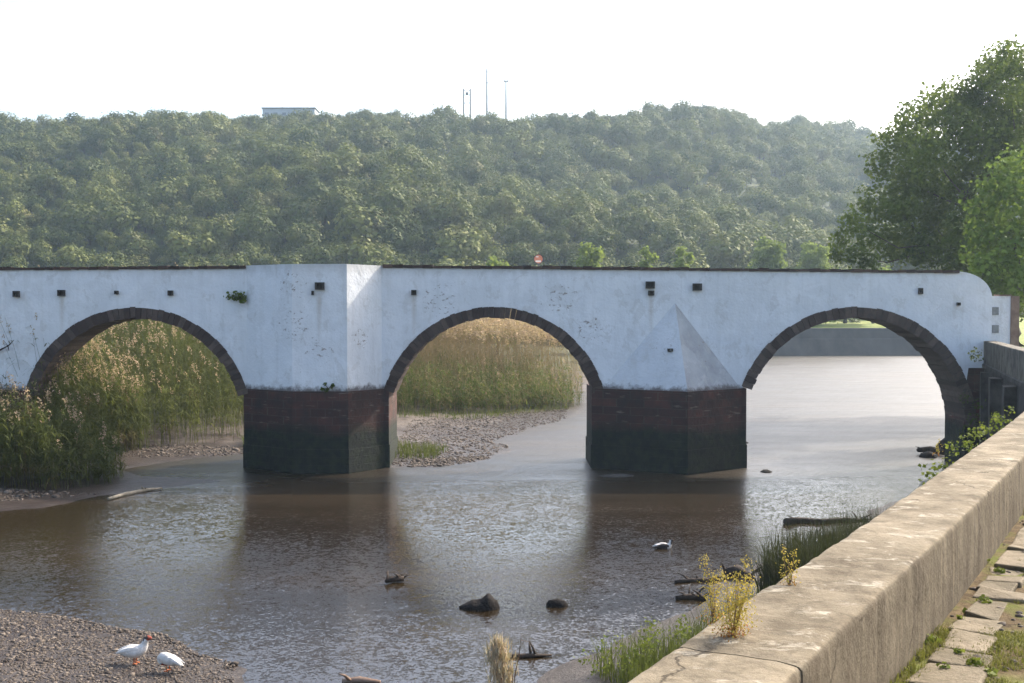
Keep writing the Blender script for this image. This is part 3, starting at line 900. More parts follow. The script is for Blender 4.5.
# piers outside and at the frame's left edge, and the right abutment
pier_mesh([(bx(-122), YF - .02), (bx(-52), yn, ), (bx(26), YF - .02)], bz(391), bx(-122), bx(26)).build('pier', M['pier'], bridge)
pier_mesh([(bx(-480), YF - .02), (bx(-340), YF - .03)], bz(391), bx(-480), bx(-340)).build('pier', M['pier'], bridge)
mb = MB(); prism_plan(mb, [(bx(966), YF + .04), (bx(1040), YF + .04), (bx(1040), YF + TH + .02), (bx(966), YF + TH + .02)], -1.2, bz(366))
mb.build('abutment', M['pier'], bridge)

# drain spouts : stone block with a hole
def spout(px, py, w, h, y=YF, kind=0):
    p = at_y(px, py, y); s = 1 / 23.0
    mb = MB()
    W, Hh, D = w * s / 2, h * s / 2, .16 if kind == 0 else .05
    o = [(-W, -Hh), (W, -Hh), (W, Hh), (-W, Hh)]; k = .62
    for a in range(4):
        b = (a + 1) % 4
        A, B = o[a], o[b]
        mb.poly([(p.x + A[0], y - D, p.z + A[1]), (p.x + B[0], y - D, p.z + B[1]), (p.x + B[0] * k, y - D, p.z + B[1] * k), (p.x + A[0] * k, y - D, p.z + A[1] * k)])
        mb.poly([(p.x + A[0], y + .05, p.z + A[1]), (p.x + B[0], y + .05, p.z + B[1]), (p.x + B[0], y - D, p.z + B[1]), (p.x + A[0], y - D, p.z + A[1])])
        mb.poly([(p.x + A[0] * k, y - D, p.z + A[1] * k), (p.x + B[0] * k, y - D, p.z + B[1] * k), (p.x + B[0] * k, y - .01, p.z + B[1] * k), (p.x + A[0] * k, y - .01, p.z + A[1] * k)])
    mb.poly([(p.x + a * k, y - .01, p.z + b * k) for a, b in o])
    mb.build('drain_spout', M['dark_hole'], bridge, weld=.001)
for a in [(17, 294, 6, 6), (62, 293, 7, 6), (117, 292.5, 3.5, 3.5), (171, 293, 5, 5), (320, 286, 9, 7, yb), (414, 292.5, 5, 5), (650, 285, 9, 7), (651, 293, 6, 5), (697, 287, 9, 7), (920, 291, 4, 6), (670, 350, 5, 3, 49.2), (313, 293, 2, 4, yb), (958, 304, 3, 3)]:
    spout(*a)
# splash of bare render on the cutwater
# end wall beyond the rounded end, with two plates and a brown quoin
mb = MB()
x0, x1 = bx(988), bx(1012); z1 = bz(296)
mb.box(((x0 + x1) / 2, YF + .35, (z1 + 4.3) / 2), (x1 - x0, .5, z1 - 4.3))
mb.build('end_wall', M['white'], bridge)
mb = MB(); mb.box((bx(1015.5), YF + .33, (z1 + 4.3) / 2 - .03), (.36, .56, z1 - 4.3 + .05), jit=.015); mb.box(((x0 + x1) / 2 + .25, YF + .34, z1 + .03), (x1 - x0 - .5, .56, .06))
mb.build('brown_quoin', M['brownstone'], bridge)
for py in (311, 329):
    mb = MB(); p = at_y(996, py, YF)
    mb.box((p.x, YF + .09, p.z), (.30, .05, .34)); mb.box((p.x, YF + .062, p.z), (.24, .02, .28))
    mb.build('wall_plate', M['plate'], bridge)

# plants growing on the bridge
def bush(name, c, r, n, leaf, mat, label, cat='plant', sq=.7, group=None):
    c = Vector(c)
    lobs = [(c.x + random.uniform(-r, r), c.y + random.uniform(-.12, .05) * 1, c.z + random.uniform(-r, r) * sq, r * random.uniform(.25, .5)) for _ in range(n)]
    root = empty(name, c); tag(root, label, cat, group)
    v, q = lobes_cloud(lobs, 55, leaf, .9, .4)
    add('foliage', mesh_np('foliage', v, q), mat, root)
    mb = MB()
    for l in lobs: mb.tube([(c.x, c.y + .12, c.z - r * .3), ((c.x + l[0]) / 2, l[1], (c.z + l[2]) / 2 - .02), l[:3]], [.02, .014, .006], 4)
    mb.build('stem', M['bark'], root)
    return root
p = at_y(237, 296, YF - .12); bush('wall_bush', p, .42, 9, .13, M['leaf_plane'], 'dark green bush sprouting from the white wall beside the left arch', sq=.5)
p = at_y(328, 387, yb - .12); bush('wall_fern', p, .28, 6, .10, M['leaf_plane'], 'small green plant at the bottom edge of the white bastion', sq=.5)
p = at_y(4, 348, YF - .15)
t = empty('dead_twig', p); tag(t, 'dark bare twig sticking out of the bridge wall at the left edge', 'twig')
mb = MB(); a = at_y(-4, 352, YF - .02); b = at_y(8, 346, YF - .3); c = at_y(14, 340, YF - .35)
mb.tube([a, b, c], [.05, .03, .01], 5, jit=.1); mb.tube([b, at_y(9, 351, YF - .3)], [.025, .008], 4)
for s in range(6): mb.tube([b, b + Vector((random.uniform(-.2, .25), random.uniform(-.2, 0), random.uniform(-.25, .25)))], [.012, .004], 4)
mb.build('branch', M['driftwood'], t)

# round sign standing on the bridge
s0 = at_y(538.5, 259, YF + 1.2)
root = empty('round_sign', (s0.x, YF + 1.2, 7.85)); tag(root, 'small round orange red sign with pale bars showing over the bridge coping', 'sign')
def disc(c, r, d, name, mat, seg=24):
    mb = MB(); mb.prism([(c[0] + r * math.cos(a), c[1], c[2] + r * math.sin(a)) for a in [2 * math.pi * i / seg for i in range(seg)]], (0, d, 0)); return mb.build(name, mat, root)
disc(s0, .22, .02, 'rim', M['sign_rim']); disc((s0.x, s0.y - .006, s0.z), .185, .01, 'face', M['sign'])
mb = MB(); mb.box((s0.x - .01, s0.y - .012, s0.z - .10), (.24, .01, .075)); mb.box((s0.x - .06, s0.y - .012, s0.z + .10), (.11, .01, .05)); mb.build('pale_bar', M['plume_sign'], root)
mb = MB(); mb.tube([(s0.x, s0.y + .05, 7.8), (s0.x, s0.y + .05, s0.z + .1)], .03, 8); mb.build('post', M['metal'], root)

# ------------------------------------------------------------------ quay wall with parapet
quay = empty('quay_wall', (2.3, 7.17, 5.08)); tag(quay, 'weathered tan concrete quay wall with broad parapet curving to the bridge', 'wall')
ZT, ZP, PW = 5.55, 5.08, .48
arc_s = np.concatenate([[0], np.cumsum(np.linalg.norm(np.diff(QC, axis=0), axis=1))])
def along(s):
    return np.array([np.interp(s, arc_s, QC[:, 0]), np.interp(s, arc_s, QC[:, 1])])
def s_of(y): return float(np.interp(y, QC[:, 1], arc_s))
def section(s0, s1, proud=0.0, rise=0.0, step=.08, name='parapet_section', mat='concrete'):
    """one cast length of parapet with worn rounded edges"""
    n = max(4, int((s1 - s0) / step)); mb = MB(); rows = []
    prof = []
    rd = .032
    prof.append((-proud, ZP - .55))
    prof.append((-proud, ZT - .14 + rise)); prof.append((-proud, ZT - rd + rise))
    for a in (30, 60): prof.append((-proud + rd - rd * math.cos(R(a)), ZT - rd + rd * math.sin(R(a)) + rise))
    for t in np.linspace(0, 1, 7): prof.append((-proud + rd + (PW + 2 * proud - 2 * rd) * t, ZT + rise))
    for a in (60, 30): prof.append((PW + proud - rd + rd * math.cos(R(a)), ZT - rd + rd * math.sin(R(a)) + rise))
    for t in np.linspace(0, 1, 7): prof.append((PW + proud, ZT + rise - rd - (.47 + .1 - rd) * t))
    for i in range(n + 1):
        s = s0 + (s1 - s0) * i / n
        p = along(s); q = along(min(s + .05, arc_s[-1])); q0 = along(max(s - .05, 0))
        t = (q - q0) / np.linalg.norm(q - q0); nr = np.array([t[1], -t[0]])
        end = min(i, n - i); shrink = .006 if end == 0 else 0.0
        row = []
        for j, (d, z) in enumerate(prof):
            w = mnoise.noise(Vector((s * 3.1, d * 6, z * 5))) * .005 + mnoise.noise(Vector((s * 11, d * 15, z * 13))) * .004
            edge = (j >= len(prof) - 10 and j < len(prof) - 6)
            if edge: w -= .016 * max(0, mnoise.noise(Vector((s * 5.5, 3.3, 0))) - .05)
            dd = d + (w if d > PW * .7 else (-w if d < .1 else 0)); zz = z + (w if z > ZT - .06 else 0)
            dd = min(max(dd, -proud + shrink), PW + proud - shrink) if shrink else dd
            xy = p + nr * dd
            row.append((xy[0], xy[1], zz - shrink * (z > ZT - .1)))
        rows.append(row)
    mb.grid(rows)
    mb.poly(rows[0]); mb.poly(rows[-1][::-1])
    o = mb.build(name, M[mat], quay, smooth=True)
    return o
def inner_s(px, py):
    p = np.array(at_z(px, py, ZT)[:2]); C = offset_line(QC, PW)
    return float(arc_s[np.argmin(np.linalg.norm(C - p, axis=1))]) if False else float(np.interp(p[1], C[:, 1], arc_s))
sj = inner_s(868, 596)
cuts = [s_of(-3), sj - 2.6 - 2.4, sj - 1.15, sj, sj + 4.4, sj + 9.2, sj + 15, sj + 21, sj + 28, sj + 35, arc_s[-1]]
for i, (a, b) in enumerate(zip(cuts[:-1], cuts[1:])):
    near = b < s_of(16)
    section(a + .0015, b - .0015, .005 if i == 2 else .0, .003 if i == 2 else (.0015 if i % 2 else 0), .05 if near else .3, mat='concrete' if b < s_of(26) else 'farwall')
# river face below
rows = []
Cn = offset_line(QC, .03); Cf = offset_line(QC, -.28)
mb = MB()
for zz, d in ((ZP - .5, .02), (ZP - .54, -.05), (ZP - .7, -.05), (ZP - .74, .03), (3.2, .0), (1.6, -.12), (-1.2, -.30)):
    C = offset_line(QC, d)
    rows.append([(x, y, zz) for x, y in C])
C = offset_line(QC, .45); rows.append([(x, y, -1.2) for x, y in C]); rows.append([(x, y, ZP - .5) for x, y in C])
mb.grid(rows)
mb.build('river_face', M['wallstone'], quay)
for yb_ in (47.2, 43.2, 38.8):
    s = s_of(yb_); p = along(s); q = along(s + .1); t = (q - p) / np.linalg.norm(q - p)
    mb = MB(); an = math.atan2(t[1], t[0])
    c = p + np.array([-t[1], t[0]]) * .12
    mb.box((c[0], c[1], 1.7), (.8, .55, 5.2), rz=an, jit=.03)
    mb.build('buttress', M['wallstone'], quay)

# embankment wall beyond the bridge
E_ = smooth_curve([(24.5, 176.5), (40, 177.5), (60, 179), (72, 178), (70, 165), (60, 146), (44, 110), (31, 77), (20.9, 52.6)], 8)
mb = MB(); rows = []
for zz, d in ((-1.2, -.6), (0, -.4), (2.6, 1.0), (2.62, 1.25), (4.15, 1.9), (4.25, 1.85), (4.3, 2.3), (3.5, 2.4)):
    C = offset_line(E_, -d); rows.append([(x, y, zz) for x, y in C])
mb.grid(rows); mb.poly([r[0] for r in rows])
tag(mb.build('embankment_wall', M['embank']), 'grey sloping concrete embankment below the lawn seen through the right arch', 'wall')

# ------------------------------------------------------------------ path on the quay
def strip(d0, d1, z, y0, y1, name, mat, label, step=3):
    A = offset_line(QC, d0); B = offset_line(QC, d1)
    rows = [[(a[0], a[1], z), (b[0], b[1], z)] for a, b in zip(A, B)]
    mb = MB(); mb.grid(rows)
    return tag(mb.build(name, mat), label, kind='structure')
k = NT('cobbled_road')
w = k.wpos()
vo = k.n('ShaderNodeTexVoronoi', i_Vector=k.wpos((1, 1, .01)), i_Scale=8.5, i_Randomness=.75)
vd = k.n('ShaderNodeTexVoronoi', feature='DISTANCE_TO_EDGE', i_Vector=k.wpos((1, 1, .01)), i_Scale=8.5, i_Randomness=.75)
c = k.mix(k.sep(vo.outputs['Color'])[0], (.14, .11, .12), (.30, .26, .26))
c = k.mix(k.maprange(vd.outputs['Distance'], .08, .02), c, (.07, .055, .035))
mossm = k.maprange(k.noise(w, 1.3, 5, .7), .52, .62)
c = k.mix(k.math('MULTIPLY', mossm, .8), c, k.mix(k.noise(w, 12, 4), (.07, .06, .02), (.17, .17, .05)))
h = k.math('ADD', k.maprange(vd.outputs['Distance'], .0, .2), k.math('MULTIPLY', k.noise(w, 30, 4), .25))
M['cobble'] = k.done(k.bsdf(c, .75, k.bump(h, .9, .04), .3))
strip(.55, 12, 5.055, 0, 0, 'road', M['cobble'], 'purplish cobbled quay road with moss in its joints')
k = NT('earth_joint')
w = k.wpos(); c = k.ramp(k.noise(w, 9, 6, .7), [(.3, (.06, .042, .025)), (.55, (.14, .10, .055)), (.75, (.24, .19, .10))])
c = k.mix(k.maprange(k.noise(w, 2.2, 4), .45, .6), c, k.mix(k.noise(w, 25, 4), (.06, .07, .015), (.19, .20, .05)))
M['earth'] = k.done(k.bsdf(c, .95, k.bump(k.noise(w, 25, 6, .75), .9, .03), .1))
strip(.46, 1.12, 5.062, 0, 0, 'verge', M['earth'], 'earthy mossy verge between the paving slabs and the cobbles')
# paving slabs along the wall : one pavement
mb = MB(); tint = []
s = s_of(-1)
while s < s_of(21):
    ln = random.uniform(.20, .50); wd = random.uniform(.19, .29)
    p = along(s + ln / 2); q = along(s + ln / 2 + .05); t = (q - p) / np.linalg.norm(q - p); nr = np.array([t[1], -t[0]])
    c_ = p + nr * (PW + .05 + random.uniform(0, .03) + wd / 2)
    n0 = len(mb.v)
    hh = random.uniform(-.026, -.008)
    mb.box((c_[0], c_[1], 5.05 + hh), (ln - .014, wd, .09), rz=math.atan2(t[1], t[0]) + random.uniform(-.03, .03), jit=.02)
    tint += [random.random()] * (len(mb.v) - n0)
    s += ln
me = mb.mesh('pavement'); at = me.attributes.new('tint', 'FLOAT', 'POINT'); at.data.foreach_set('value', tint)
M['slab'] = mat_attr_stone('paving_slab', (.12, .095, .06), (.23, .185, .125), stain=(.075, .06, .03), scale=7)
pv = add('pavement', me, M['slab'])
bv = pv.modifiers.new('b', 'BEVEL'); bv.width = .014; bv.segments = 2
tag(pv, 'row of uneven tan paving slabs along the foot of the quay parapet', kind='structure')

# ------------------------------------------------------------------ grasses and reeds
def blades(pos, h, w, lean, segs=3, rng=RNG, droop=.35):
    """tapered ribbons; pos (n,3), h, w, lean arrays or floats; returns verts, quads, tint"""
    n = len(pos)
    h = np.broadcast_to(h, n) * rng.uniform(.65, 1.25, n); w = np.broadcast_to(w, n)
    a = rng.uniform(0, 2 * np.pi, n); dirv = np.stack([np.cos(a), np.sin(a), np.zeros(n)], 1)
    ln = np.abs(rng.normal(0, 1, n)) * lean
    side = np.stack([-np.sin(a), np.cos(a), np.zeros(n)], 1)
    # blades turn a random way about their own axis
    b = rng.uniform(0, 2 * np.pi, n); side = side * np.cos(b)[:, None] + dirv * np.sin(b)[:, None] * .9
    V = []
    for i in range(segs + 1):
        t = i / segs
        c = pos + dirv * (h * ln * t ** 1.8)[:, None] + np.array([0, 0, 1.0]) * (h * t * (1 - droop * ln * t))[:, None]
        ww = w * (1 - t) ** .7 * .5 + .0006
        V.append(c - side * ww[:, None]); V.append(c + side * ww[:, None])
    V = np.stack(V, 1)                                     # n, 2(segs+1), 3
    base = (np.arange(n) * 2 * (segs + 1))[:, None]
    Q = np.concatenate([base + np.array([[2 * i, 2 * i + 1, 2 * i + 3, 2 * i + 2]]) for i in range(segs)], 0)
    tint = np.repeat(rng.random(n), 2 * (segs + 1))
    return V.reshape(-1, 3), Q, tint

def reeds(pos, h, plume_p, leaves=7, leaf_l=.7, leaf_w=.05, stem_w=.024, rng=RNG, plume_l=.45):
    """stems + arching leaves (material 0), feathery plumes (material 1)"""
    n = len(pos)
    h = np.broadcast_to(h, n).astype(float)
    tilt = rng.normal(0, .11, (n, 2)) + np.array([-.06, -.03])
    def on_stem(t):
        return pos + np.stack([tilt[:, 0] * h * t ** 1.6, tilt[:, 1] * h * t ** 1.6, h * t], 1)
    out_v, out_q, out_t = [], [], []; nv = 0
    tint0 = np.clip(.5 + fbm(pos[:, 0], pos[:, 1], .7, 41) * .9 + rng.normal(0, .16, n), 0, 1)
    sv = []
    for t in (0, .4, .75, 1.0):
        c = on_stem(np.full(n, t)); r = stem_w * (1 - .6 * t) / 2
        for k in range(3):
            an = 2 * np.pi * k / 3
            sv.append(c + np.array([np.cos(an) * r, np.sin(an) * r, 0]))
    sv = np.stack(sv, 1); base = (np.arange(n) * 12)[:, None]
    qs = []
    for i in range(3):
        for k in range(3):
            kk = (k + 1) % 3
            qs.append(base + np.array([[3 * i + k, 3 * i + kk, 3 * i + 3 + kk, 3 * i + 3 + k]]))
    out_v.append(sv.reshape(-1, 3)); out_q.append(np.concatenate(qs)); out_t.append(np.repeat(tint0 * .6 + .3, 12)); nv += n * 12
    for k in range(leaves):
        t = rng.uniform(.15, .95, n)
        c = on_stem(t)
        a = rng.uniform(0, 2 * np.pi, n); d = np.stack([np.cos(a), np.sin(a), np.zeros(n)], 1)
        side = np.stack([-np.sin(a), np.cos(a), np.zeros(n)], 1)
        Ln = leaf_l * rng.uniform(.6, 1.3, n) * np.clip(1.3 - t * .6, .5, 1.2); up = rng.uniform(.35, .95, n)
        V = []
        for i in range(4):
            s = i / 3
            p = c + d * (Ln * s * .75)[:, None] + np.array([0, 0, 1.0]) * (Ln * (up * s - .75 * s * s))[:, None]
            wv = leaf_w * (1 - s) ** .8 * .5 + .001
            V += [p - side * wv, p + side * wv]
        V = np.stack(V, 1); base = (np.arange(n) * 8)[:, None] + nv
        Q = np.concatenate([base + np.array([[2 * i, 2 * i + 1, 2 * i + 3, 2 * i + 2]]) for i in range(3)])
        out_v.append(V.reshape(-1, 3)); out_q.append(Q); out_t.append(np.repeat(np.clip(tint0 + rng.normal(0, .2, n), 0, 1), 8)); nv += n * 8
    nq0 = sum(len(q) for q in out_q)
    sel = rng.random(n) < plume_p
    m = int(sel.sum())
    if m:
        tip = on_stem(np.ones(n))[sel]; lean = rng.uniform(0, 2 * np.pi, m) * .35 + 2.6
        ld_ = np.stack([np.cos(lean), np.sin(lean), np.zeros(m)], 1)
        for k in range(16):
            s = rng.uniform(-.15, .85, m)
            c = tip + ld_ * (plume_l * .35 * np.clip(s, 0, 1) ** 2)[:, None] + np.array([0, 0, 1.0]) * (plume_l * s)[:, None]
            wdt = plume_l * .17 * np.sin(np.clip((s + .25) / 1.2, .05, 1) * np.pi) + .015
            off = rng.normal(0, 1, (m, 3)) * (wdt * .6)[:, None]
            v, q = leaf_cloud(c + off, rng.normal(0, 1, (m, 3)), plume_l * .22, .45, 1.0, rng)
            out_v.append(v); out_q.append(q + nv); out_t.append(np.repeat(rng.random(m), 4)); nv += len(v)
    V = np.concatenate(out_v); Q = np.concatenate(out_q); T = np.concatenate(out_t)
    mi = np.zeros(len(Q), int); mi[nq0:] = 1
    return V, Q, T, mi

def scatter(poly, n, rng=RNG):
    poly = np.array(poly); lo, hi = poly.min(0), poly.max(0); res = np.zeros((0, 2))
    while len(res) < n:
        p = rng.uniform(lo, hi, (n * 2, 2)); p = p[sdist(p[:, 0], p[:, 1], poly) > 0]; res = np.concatenate([res, p])
    res = res[:n]
    return np.concatenate([res, ground_h(res[:, 0], res[:, 1])[:, None]], 1)

def px_poly(pts_): return [tuple(at_z(x, y, .4)[:2]) for x, y in pts_]

def reed_bed(name, batches, mats, label):
    V, Q, T, MI = [], [], [], []; n = 0
    for v, q, t, mi in batches:
        V.append(v); Q.append(q + n); T.append(t); MI.append(mi); n += len(v)
    me = mesh_np(name, np.concatenate(V), np.concatenate(Q), midx_q=np.concatenate(MI), attr={'tint': np.concatenate(T)})
    o = add(name, me, mats)
    return tag(o, label, 'reeds', kind='stuff')

# middle arch: green front band, tall tan plumed reeds behind
g_front = [(-13, 72), (-7, 70), (-1, 74.5), (4.3, 80.5), (5.2, 84), (3, 88), (-13, 84)]
g_back = [(-14, 75), (-6, 75), (0, 80), (4.2, 86), (6, 95), (-4, 104), (-14, 104)]
P1 = scatter(g_front, 2600); h1 = (1 + .55 * fbm(P1[:, 0], P1[:, 1], .45, 31)) * np.interp(P1[:, 0], [-12, 0, 5], [2.9, 2.5, 2.1]) * RNG.uniform(.45, 1.35, len(P1))
P2 = scatter(g_back, 3000); h2 = (1 + .28 * fbm(P2[:, 0], P2[:, 1], .4, 32)) * np.interp(P2[:, 0], [-14, -6, 1, 6], [4.4, 5.6, 5.4, 4.2]) * RNG.uniform(.85, 1.1, len(P2))
b1 = reeds(P1, h1, .04, 9, .8, .055)
b2 = reeds(P2, h2, .95, 5, .65, .045, plume_l=.8)
b2 = (b2[0], b2[1], b2[2], np.where(b2[3] == 0, 3, 1))
b1m = (b1[0], b1[1], b1[2], np.where(b1[3] == 0, np.where(RNG.random(len(b1[3])) < .30, 3, 2), 1))
reed_bed('reeds', [b1m, b2], [M['reed'], M['plume'], M['reed_green'], M['reed_tan']], 'green and tan plumed reeds filling the middle arch')
# left arch
l_poly = [(-26, 57.5), (-22, 55.5), (-17.6, 55.8), (-14.5, 57.5), (-12.5, 60), (-11.5, 66), (-12, 90), (-36, 90), (-34, 62)]
P3 = scatter(l_poly, 5200); P3 = P3[fbm(P3[:, 0], P3[:, 1], .55, 33) > -.22]; dy = P3[:, 1]
h3 = (1 + .32 * fbm(P3[:, 0], P3[:, 1], .4, 34)) * np.interp(dy, [55, 58, 66, 90], [2.6, 3.8, 5.4, 6.6]) * np.interp(P3[:, 0], [-26, -19, -14, -11], [1.05, 1.08, .95, .8]) * RNG.uniform(.8, 1.12, len(P3))
P3 = np.concatenate([P3, scatter([(-21.6, 50.6), (-19.6, 50.6), (-17.4, 55.5), (-23, 56)], 900)]); h3 = np.concatenate([h3, np.interp(P3[-900:, 0], [-21, -19.6, -17.8], [5.9, 5.0, 3.2]) * RNG.uniform(.7, 1.08, 900)])
b3 = reeds(P3, h3, .40, 9, .9, .055)
b3m = (b3[0], b3[1], b3[2], np.where(b3[3] == 0, np.repeat((RNG.random(1) > 2), 1).astype(int) * 2, 1))
P3b = scatter([(-13.5, 57), (-10.8, 57), (-10.8, 61), (-13.5, 60)], 500); b3b = blades(P3b, 1.0, .05, .5)
b3b = (b3b[0], b3b[1], b3b[2], np.full(len(b3b[1]), 2))
reed_bed('reeds', [b3m, b3b], [M['reed'], M['plume'], M['reed_green']], 'tall olive reeds crowding the left arch')
# in front of the bridge at the left
f_poly = [(-32, 42), (-19, 42.6), (-16.6, 43.2), (-15.6, 44.5), (-15.7, 46.5), (-17, 48.7), (-32, 48.8)]
P4 = scatter(f_poly, 2300); P4 = P4[fbm(P4[:, 0], P4[:, 1], .8, 35) > -.2]; h4 = (1 + .4 * fbm(P4[:, 0], P4[:, 1], .6, 36)) * np.interp(P4[:, 0], [-24, -19, -17.5, -16.5, -15.6], [3.4, 3.4, 3.0, 2.1, 1.2]) * RNG.uniform(.7, 1.1, len(P4))
b4 = reeds(P4, h4, .16, 10, .75, .05, .02)
b4m = (b4[0], b4[1], b4[2], b4[3])
reed_bed('reeds', [b4m], [M['reed'], M['plume'], M['reed_green']], 'dark clump of reeds on the mud in front of the left arch')
# low grass on the gravel beside the bastion and along the reed foot
P5 = np.concatenate([scatter([(-5.8, 52), (-3.6, 52), (-3, 55), (-5.8, 56)], 700), scatter([(-8, 68), (-2, 70), (4, 79), (4.4, 81), (-2, 74), (-8, 71)], 900)])
v, q, t = blades(P5, .45, .03, .5)
tag(add('low_grass', mesh_np('low_grass', v, q, attr={'tint': t}), M['grass']), 'low green grass on the gravel bank behind the bastion', 'grass', kind='stuff')

# grass at the foot of the quay wall
def grass_clump(name, poly, n, h, w, lean, mat, label, kind='stuff', cat='grass', segs=3):
    P = scatter(poly, n)
    v, q, t = blades(P, h, w, lean, segs)
    return tag(add(name, mesh_np(name, v, q, attr={'tint': t}), mat), label, cat, kind=kind)
grass_clump('riverbank_grass', [(1.5, 21.2), (3.2, 22.2), (5.6, 25.2), (7.2, 26.2), (8.5, 25), (6, 20), (2.2, 18.5)], 5000, .72, .020, .35, M['grass'], 'green grass on the bank below the near end of the parapet')
grass_clump('sedge_clump', [(5.5, 25.6), (6.2, 27.4), (8.0, 28.8), (9.2, 29.6), (9.8, 28.4), (8.4, 25.2), (6.8, 24.0)], 5200, 1.45, .028, .34, M['sedge'], 'dark spiky sedge clump growing beside the parapet on the bank', kind=None, cat='sedge')
# weeds along the outside of the wall near the bridge
def weed_strip():
    C, N = [], []
    for s in np.linspace(s_of(30), s_of(48.5), 46):
        p = along(s)
        for _ in range(2):
            c = np.array([p[0] - random.uniform(.15, .7), p[1] + random.uniform(-.3, .3), random.uniform(1.4, 2.4)])
            r = random.uniform(.14, .34)
            C.append((c[0], c[1], c[2], r))
    return lobes_cloud(C, 40, .10, .9, .4)
# weeds rooted on the near wall's outer ledge, peeping over the parapet's edge
lob = []
for s in np.linspace(s_of(9.6), s_of(15), 34):
    p = along(s); t = along(s + .1) - p; t /= np.linalg.norm(t)
    n_ = np.array([-t[1], t[0]])
    c = p + n_ * random.uniform(.12, .3)
    lob.append((c[0], c[1], 5.38 + random.uniform(-.1, .14), random.uniform(.04, .09)))
v, q = lobes_cloud(lob, 260, .032, .9, .5)
tag(add('ledge_weeds', mesh_np('ledge_weeds', v, q), M['weed_green']), 'leafy green weeds along the outer edge of the parapet near the right arch', 'weeds', kind='stuff')
lob = []
for px, py, r in ((1004, 352, .25), (998, 350, .2), (1012, 356, .25), (978, 355, .3), (985, 405, .35), (975, 420, .3), (968, 400, .25), (1016, 360, .2), (970, 435, .4)):
    p = at_y(px, py, 47.2); lob.append((p.x - .1, p.y, p.z, r))
v, q = lobes_cloud(lob, 60, .09, .9, .4)
tag(add('wall_ivy', mesh_np('wall_ivy', v, q), M['grass']), 'tufts of ivy and weeds on the river wall beside the right abutment', 'ivy', kind='stuff')

# grass and moss on the path
def by_wall(d0, d1, y0, y1, n, clump=0):
    s = RNG.uniform(s_of(y0), s_of(y1), n); d = RNG.uniform(d0, d1, n)
    p = np.stack([np.interp(s, arc_s, QC[:, 0]), np.interp(s, arc_s, QC[:, 1])], 1)
    q = np.stack([np.interp(s + .1, arc_s, QC[:, 0]), np.interp(s + .1, arc_s, QC[:, 1])], 1)
    t = (q - p) / np.linalg.norm(q - p, axis=1)[:, None]
    xy = p + np.stack([t[:, 1], -t[:, 0]], 1) * d[:, None]
    if clump:
        k = fbm(xy[:, 0], xy[:, 1], 2.2, 21) + fbm(xy[:, 0], xy[:, 1], .7, 22) * .8
        xy = xy[k > clump]
    return np.concatenate([xy, np.full((len(xy), 1), 5.062)], 1)
A = np.concatenate([by_wall(.70, 1.15, 3, 20, 60000, .10), by_wall(1.1, 2.2, 3, 20, 40000, .22), by_wall(.5, .8, 3, 20, 30000, .22)])
v1, q1, t1 = blades(A, .026, .005, 1.1, 2)
Bp = by_wall(.47, .58, 3, 20, 9000, .10)
v2, q2, t2 = blades(Bp, .05, .006, .9, 2)
V, Q = merge_np([(v1, q1), (v2, q2)])
tag(add('path_grass', mesh_np('path_grass', V, Q, attr={'tint': np.concatenate([t1, t2])}), M['moss_grass']), 'short yellow-green grass and moss growing on the quay path', 'grass', kind='stuff')
lob = []
for px, py in ((958, 652), (975, 662), (945, 668), (968, 612), (985, 600), (960, 618), (1000, 570), (985, 560), (930, 640), (990, 672)):
    p = at_z(px, py, 5.08); lob.append((p.x, p.y, 5.08, random.uniform(.02, .045)))
v, q = lobes_cloud(lob, 1500, .026, .8, .5, squash=.6)
tag(add('path_weeds', mesh_np('path_weeds', v, q), M['weed_green']), 'low leafy green weeds in the mossy strip of the quay path', 'weeds', kind='stuff')
# loose stones along the foot of the wall
def pebbles(P, size, seed=5, flat=.6):
    rng = np.random.default_rng(seed)
    bm = bmesh.new(); bmesh.ops.create_icosphere(bm, subdivisions=1, radius=1); bm.verts.ensure_lookup_table()
    bv_ = np.array([v.co for v in bm.verts]); bf = np.array([[v.index for v in f.verts] for f in bm.faces]); bm.free()
    n = len(P); s = size * np.exp(rng.normal(0, .4, n))
    sc3 = np.stack([s * rng.uniform(.7, 1.4, n), s * rng.uniform(.7, 1.4, n), s * flat * rng.uniform(.6, 1.3, n)], 1)
    jit = 1 + rng.normal(0, .16, (n, len(bv_), 1))
    V = bv_[None] * jit * sc3[:, None, :]
    a = rng.uniform(0, 6.28, n); c, sn = np.cos(a)[:, None], np.sin(a)[:, None]
    X = V[:, :, 0] * c - V[:, :, 1] * sn; Y = V[:, :, 0] * sn + V[:, :, 1] * c
    V = np.stack([X, Y, V[:, :, 2]], 2) + P[:, None, :]
    T = (bf[None] + (np.arange(n) * len(bv_))[:, None, None]).reshape(-1, 3)
    return V.reshape(-1, 3), T, np.repeat(rng.random(n), len(bv_))
M['pebble'] = mat_attr_stone('pebble', (.036, .027, .021), (.20, .162, .128), stain=(.06, .046, .036), scale=6)
def gravel(name, P, size, label, flat=.6, seed=5):
    v, t, ti = pebbles(P, size, seed, flat)
    return tag(add(name, mesh_np(name, v, tris=t, attr={'tint': ti}), M['pebble']), label, 'gravel', kind='stuff')
Pp = by_wall(.5, .95, 3, 14, 260); gravel('loose_stones', Pp, .018, 'small loose stones along the foot of the parapet')
Pg = scatter([(-13.5, 26.8), (-9, 25.4), (-7.4, 24.2), (-5.4, 22.3), (-4.7, 19), (-14, 19)], 17000); Pg = Pg[Pg[:, 2] > -.01]
gravel('gravel_spit', Pg, .021, 'brown pebbles covering the low spit with the two white ducks', seed=6)
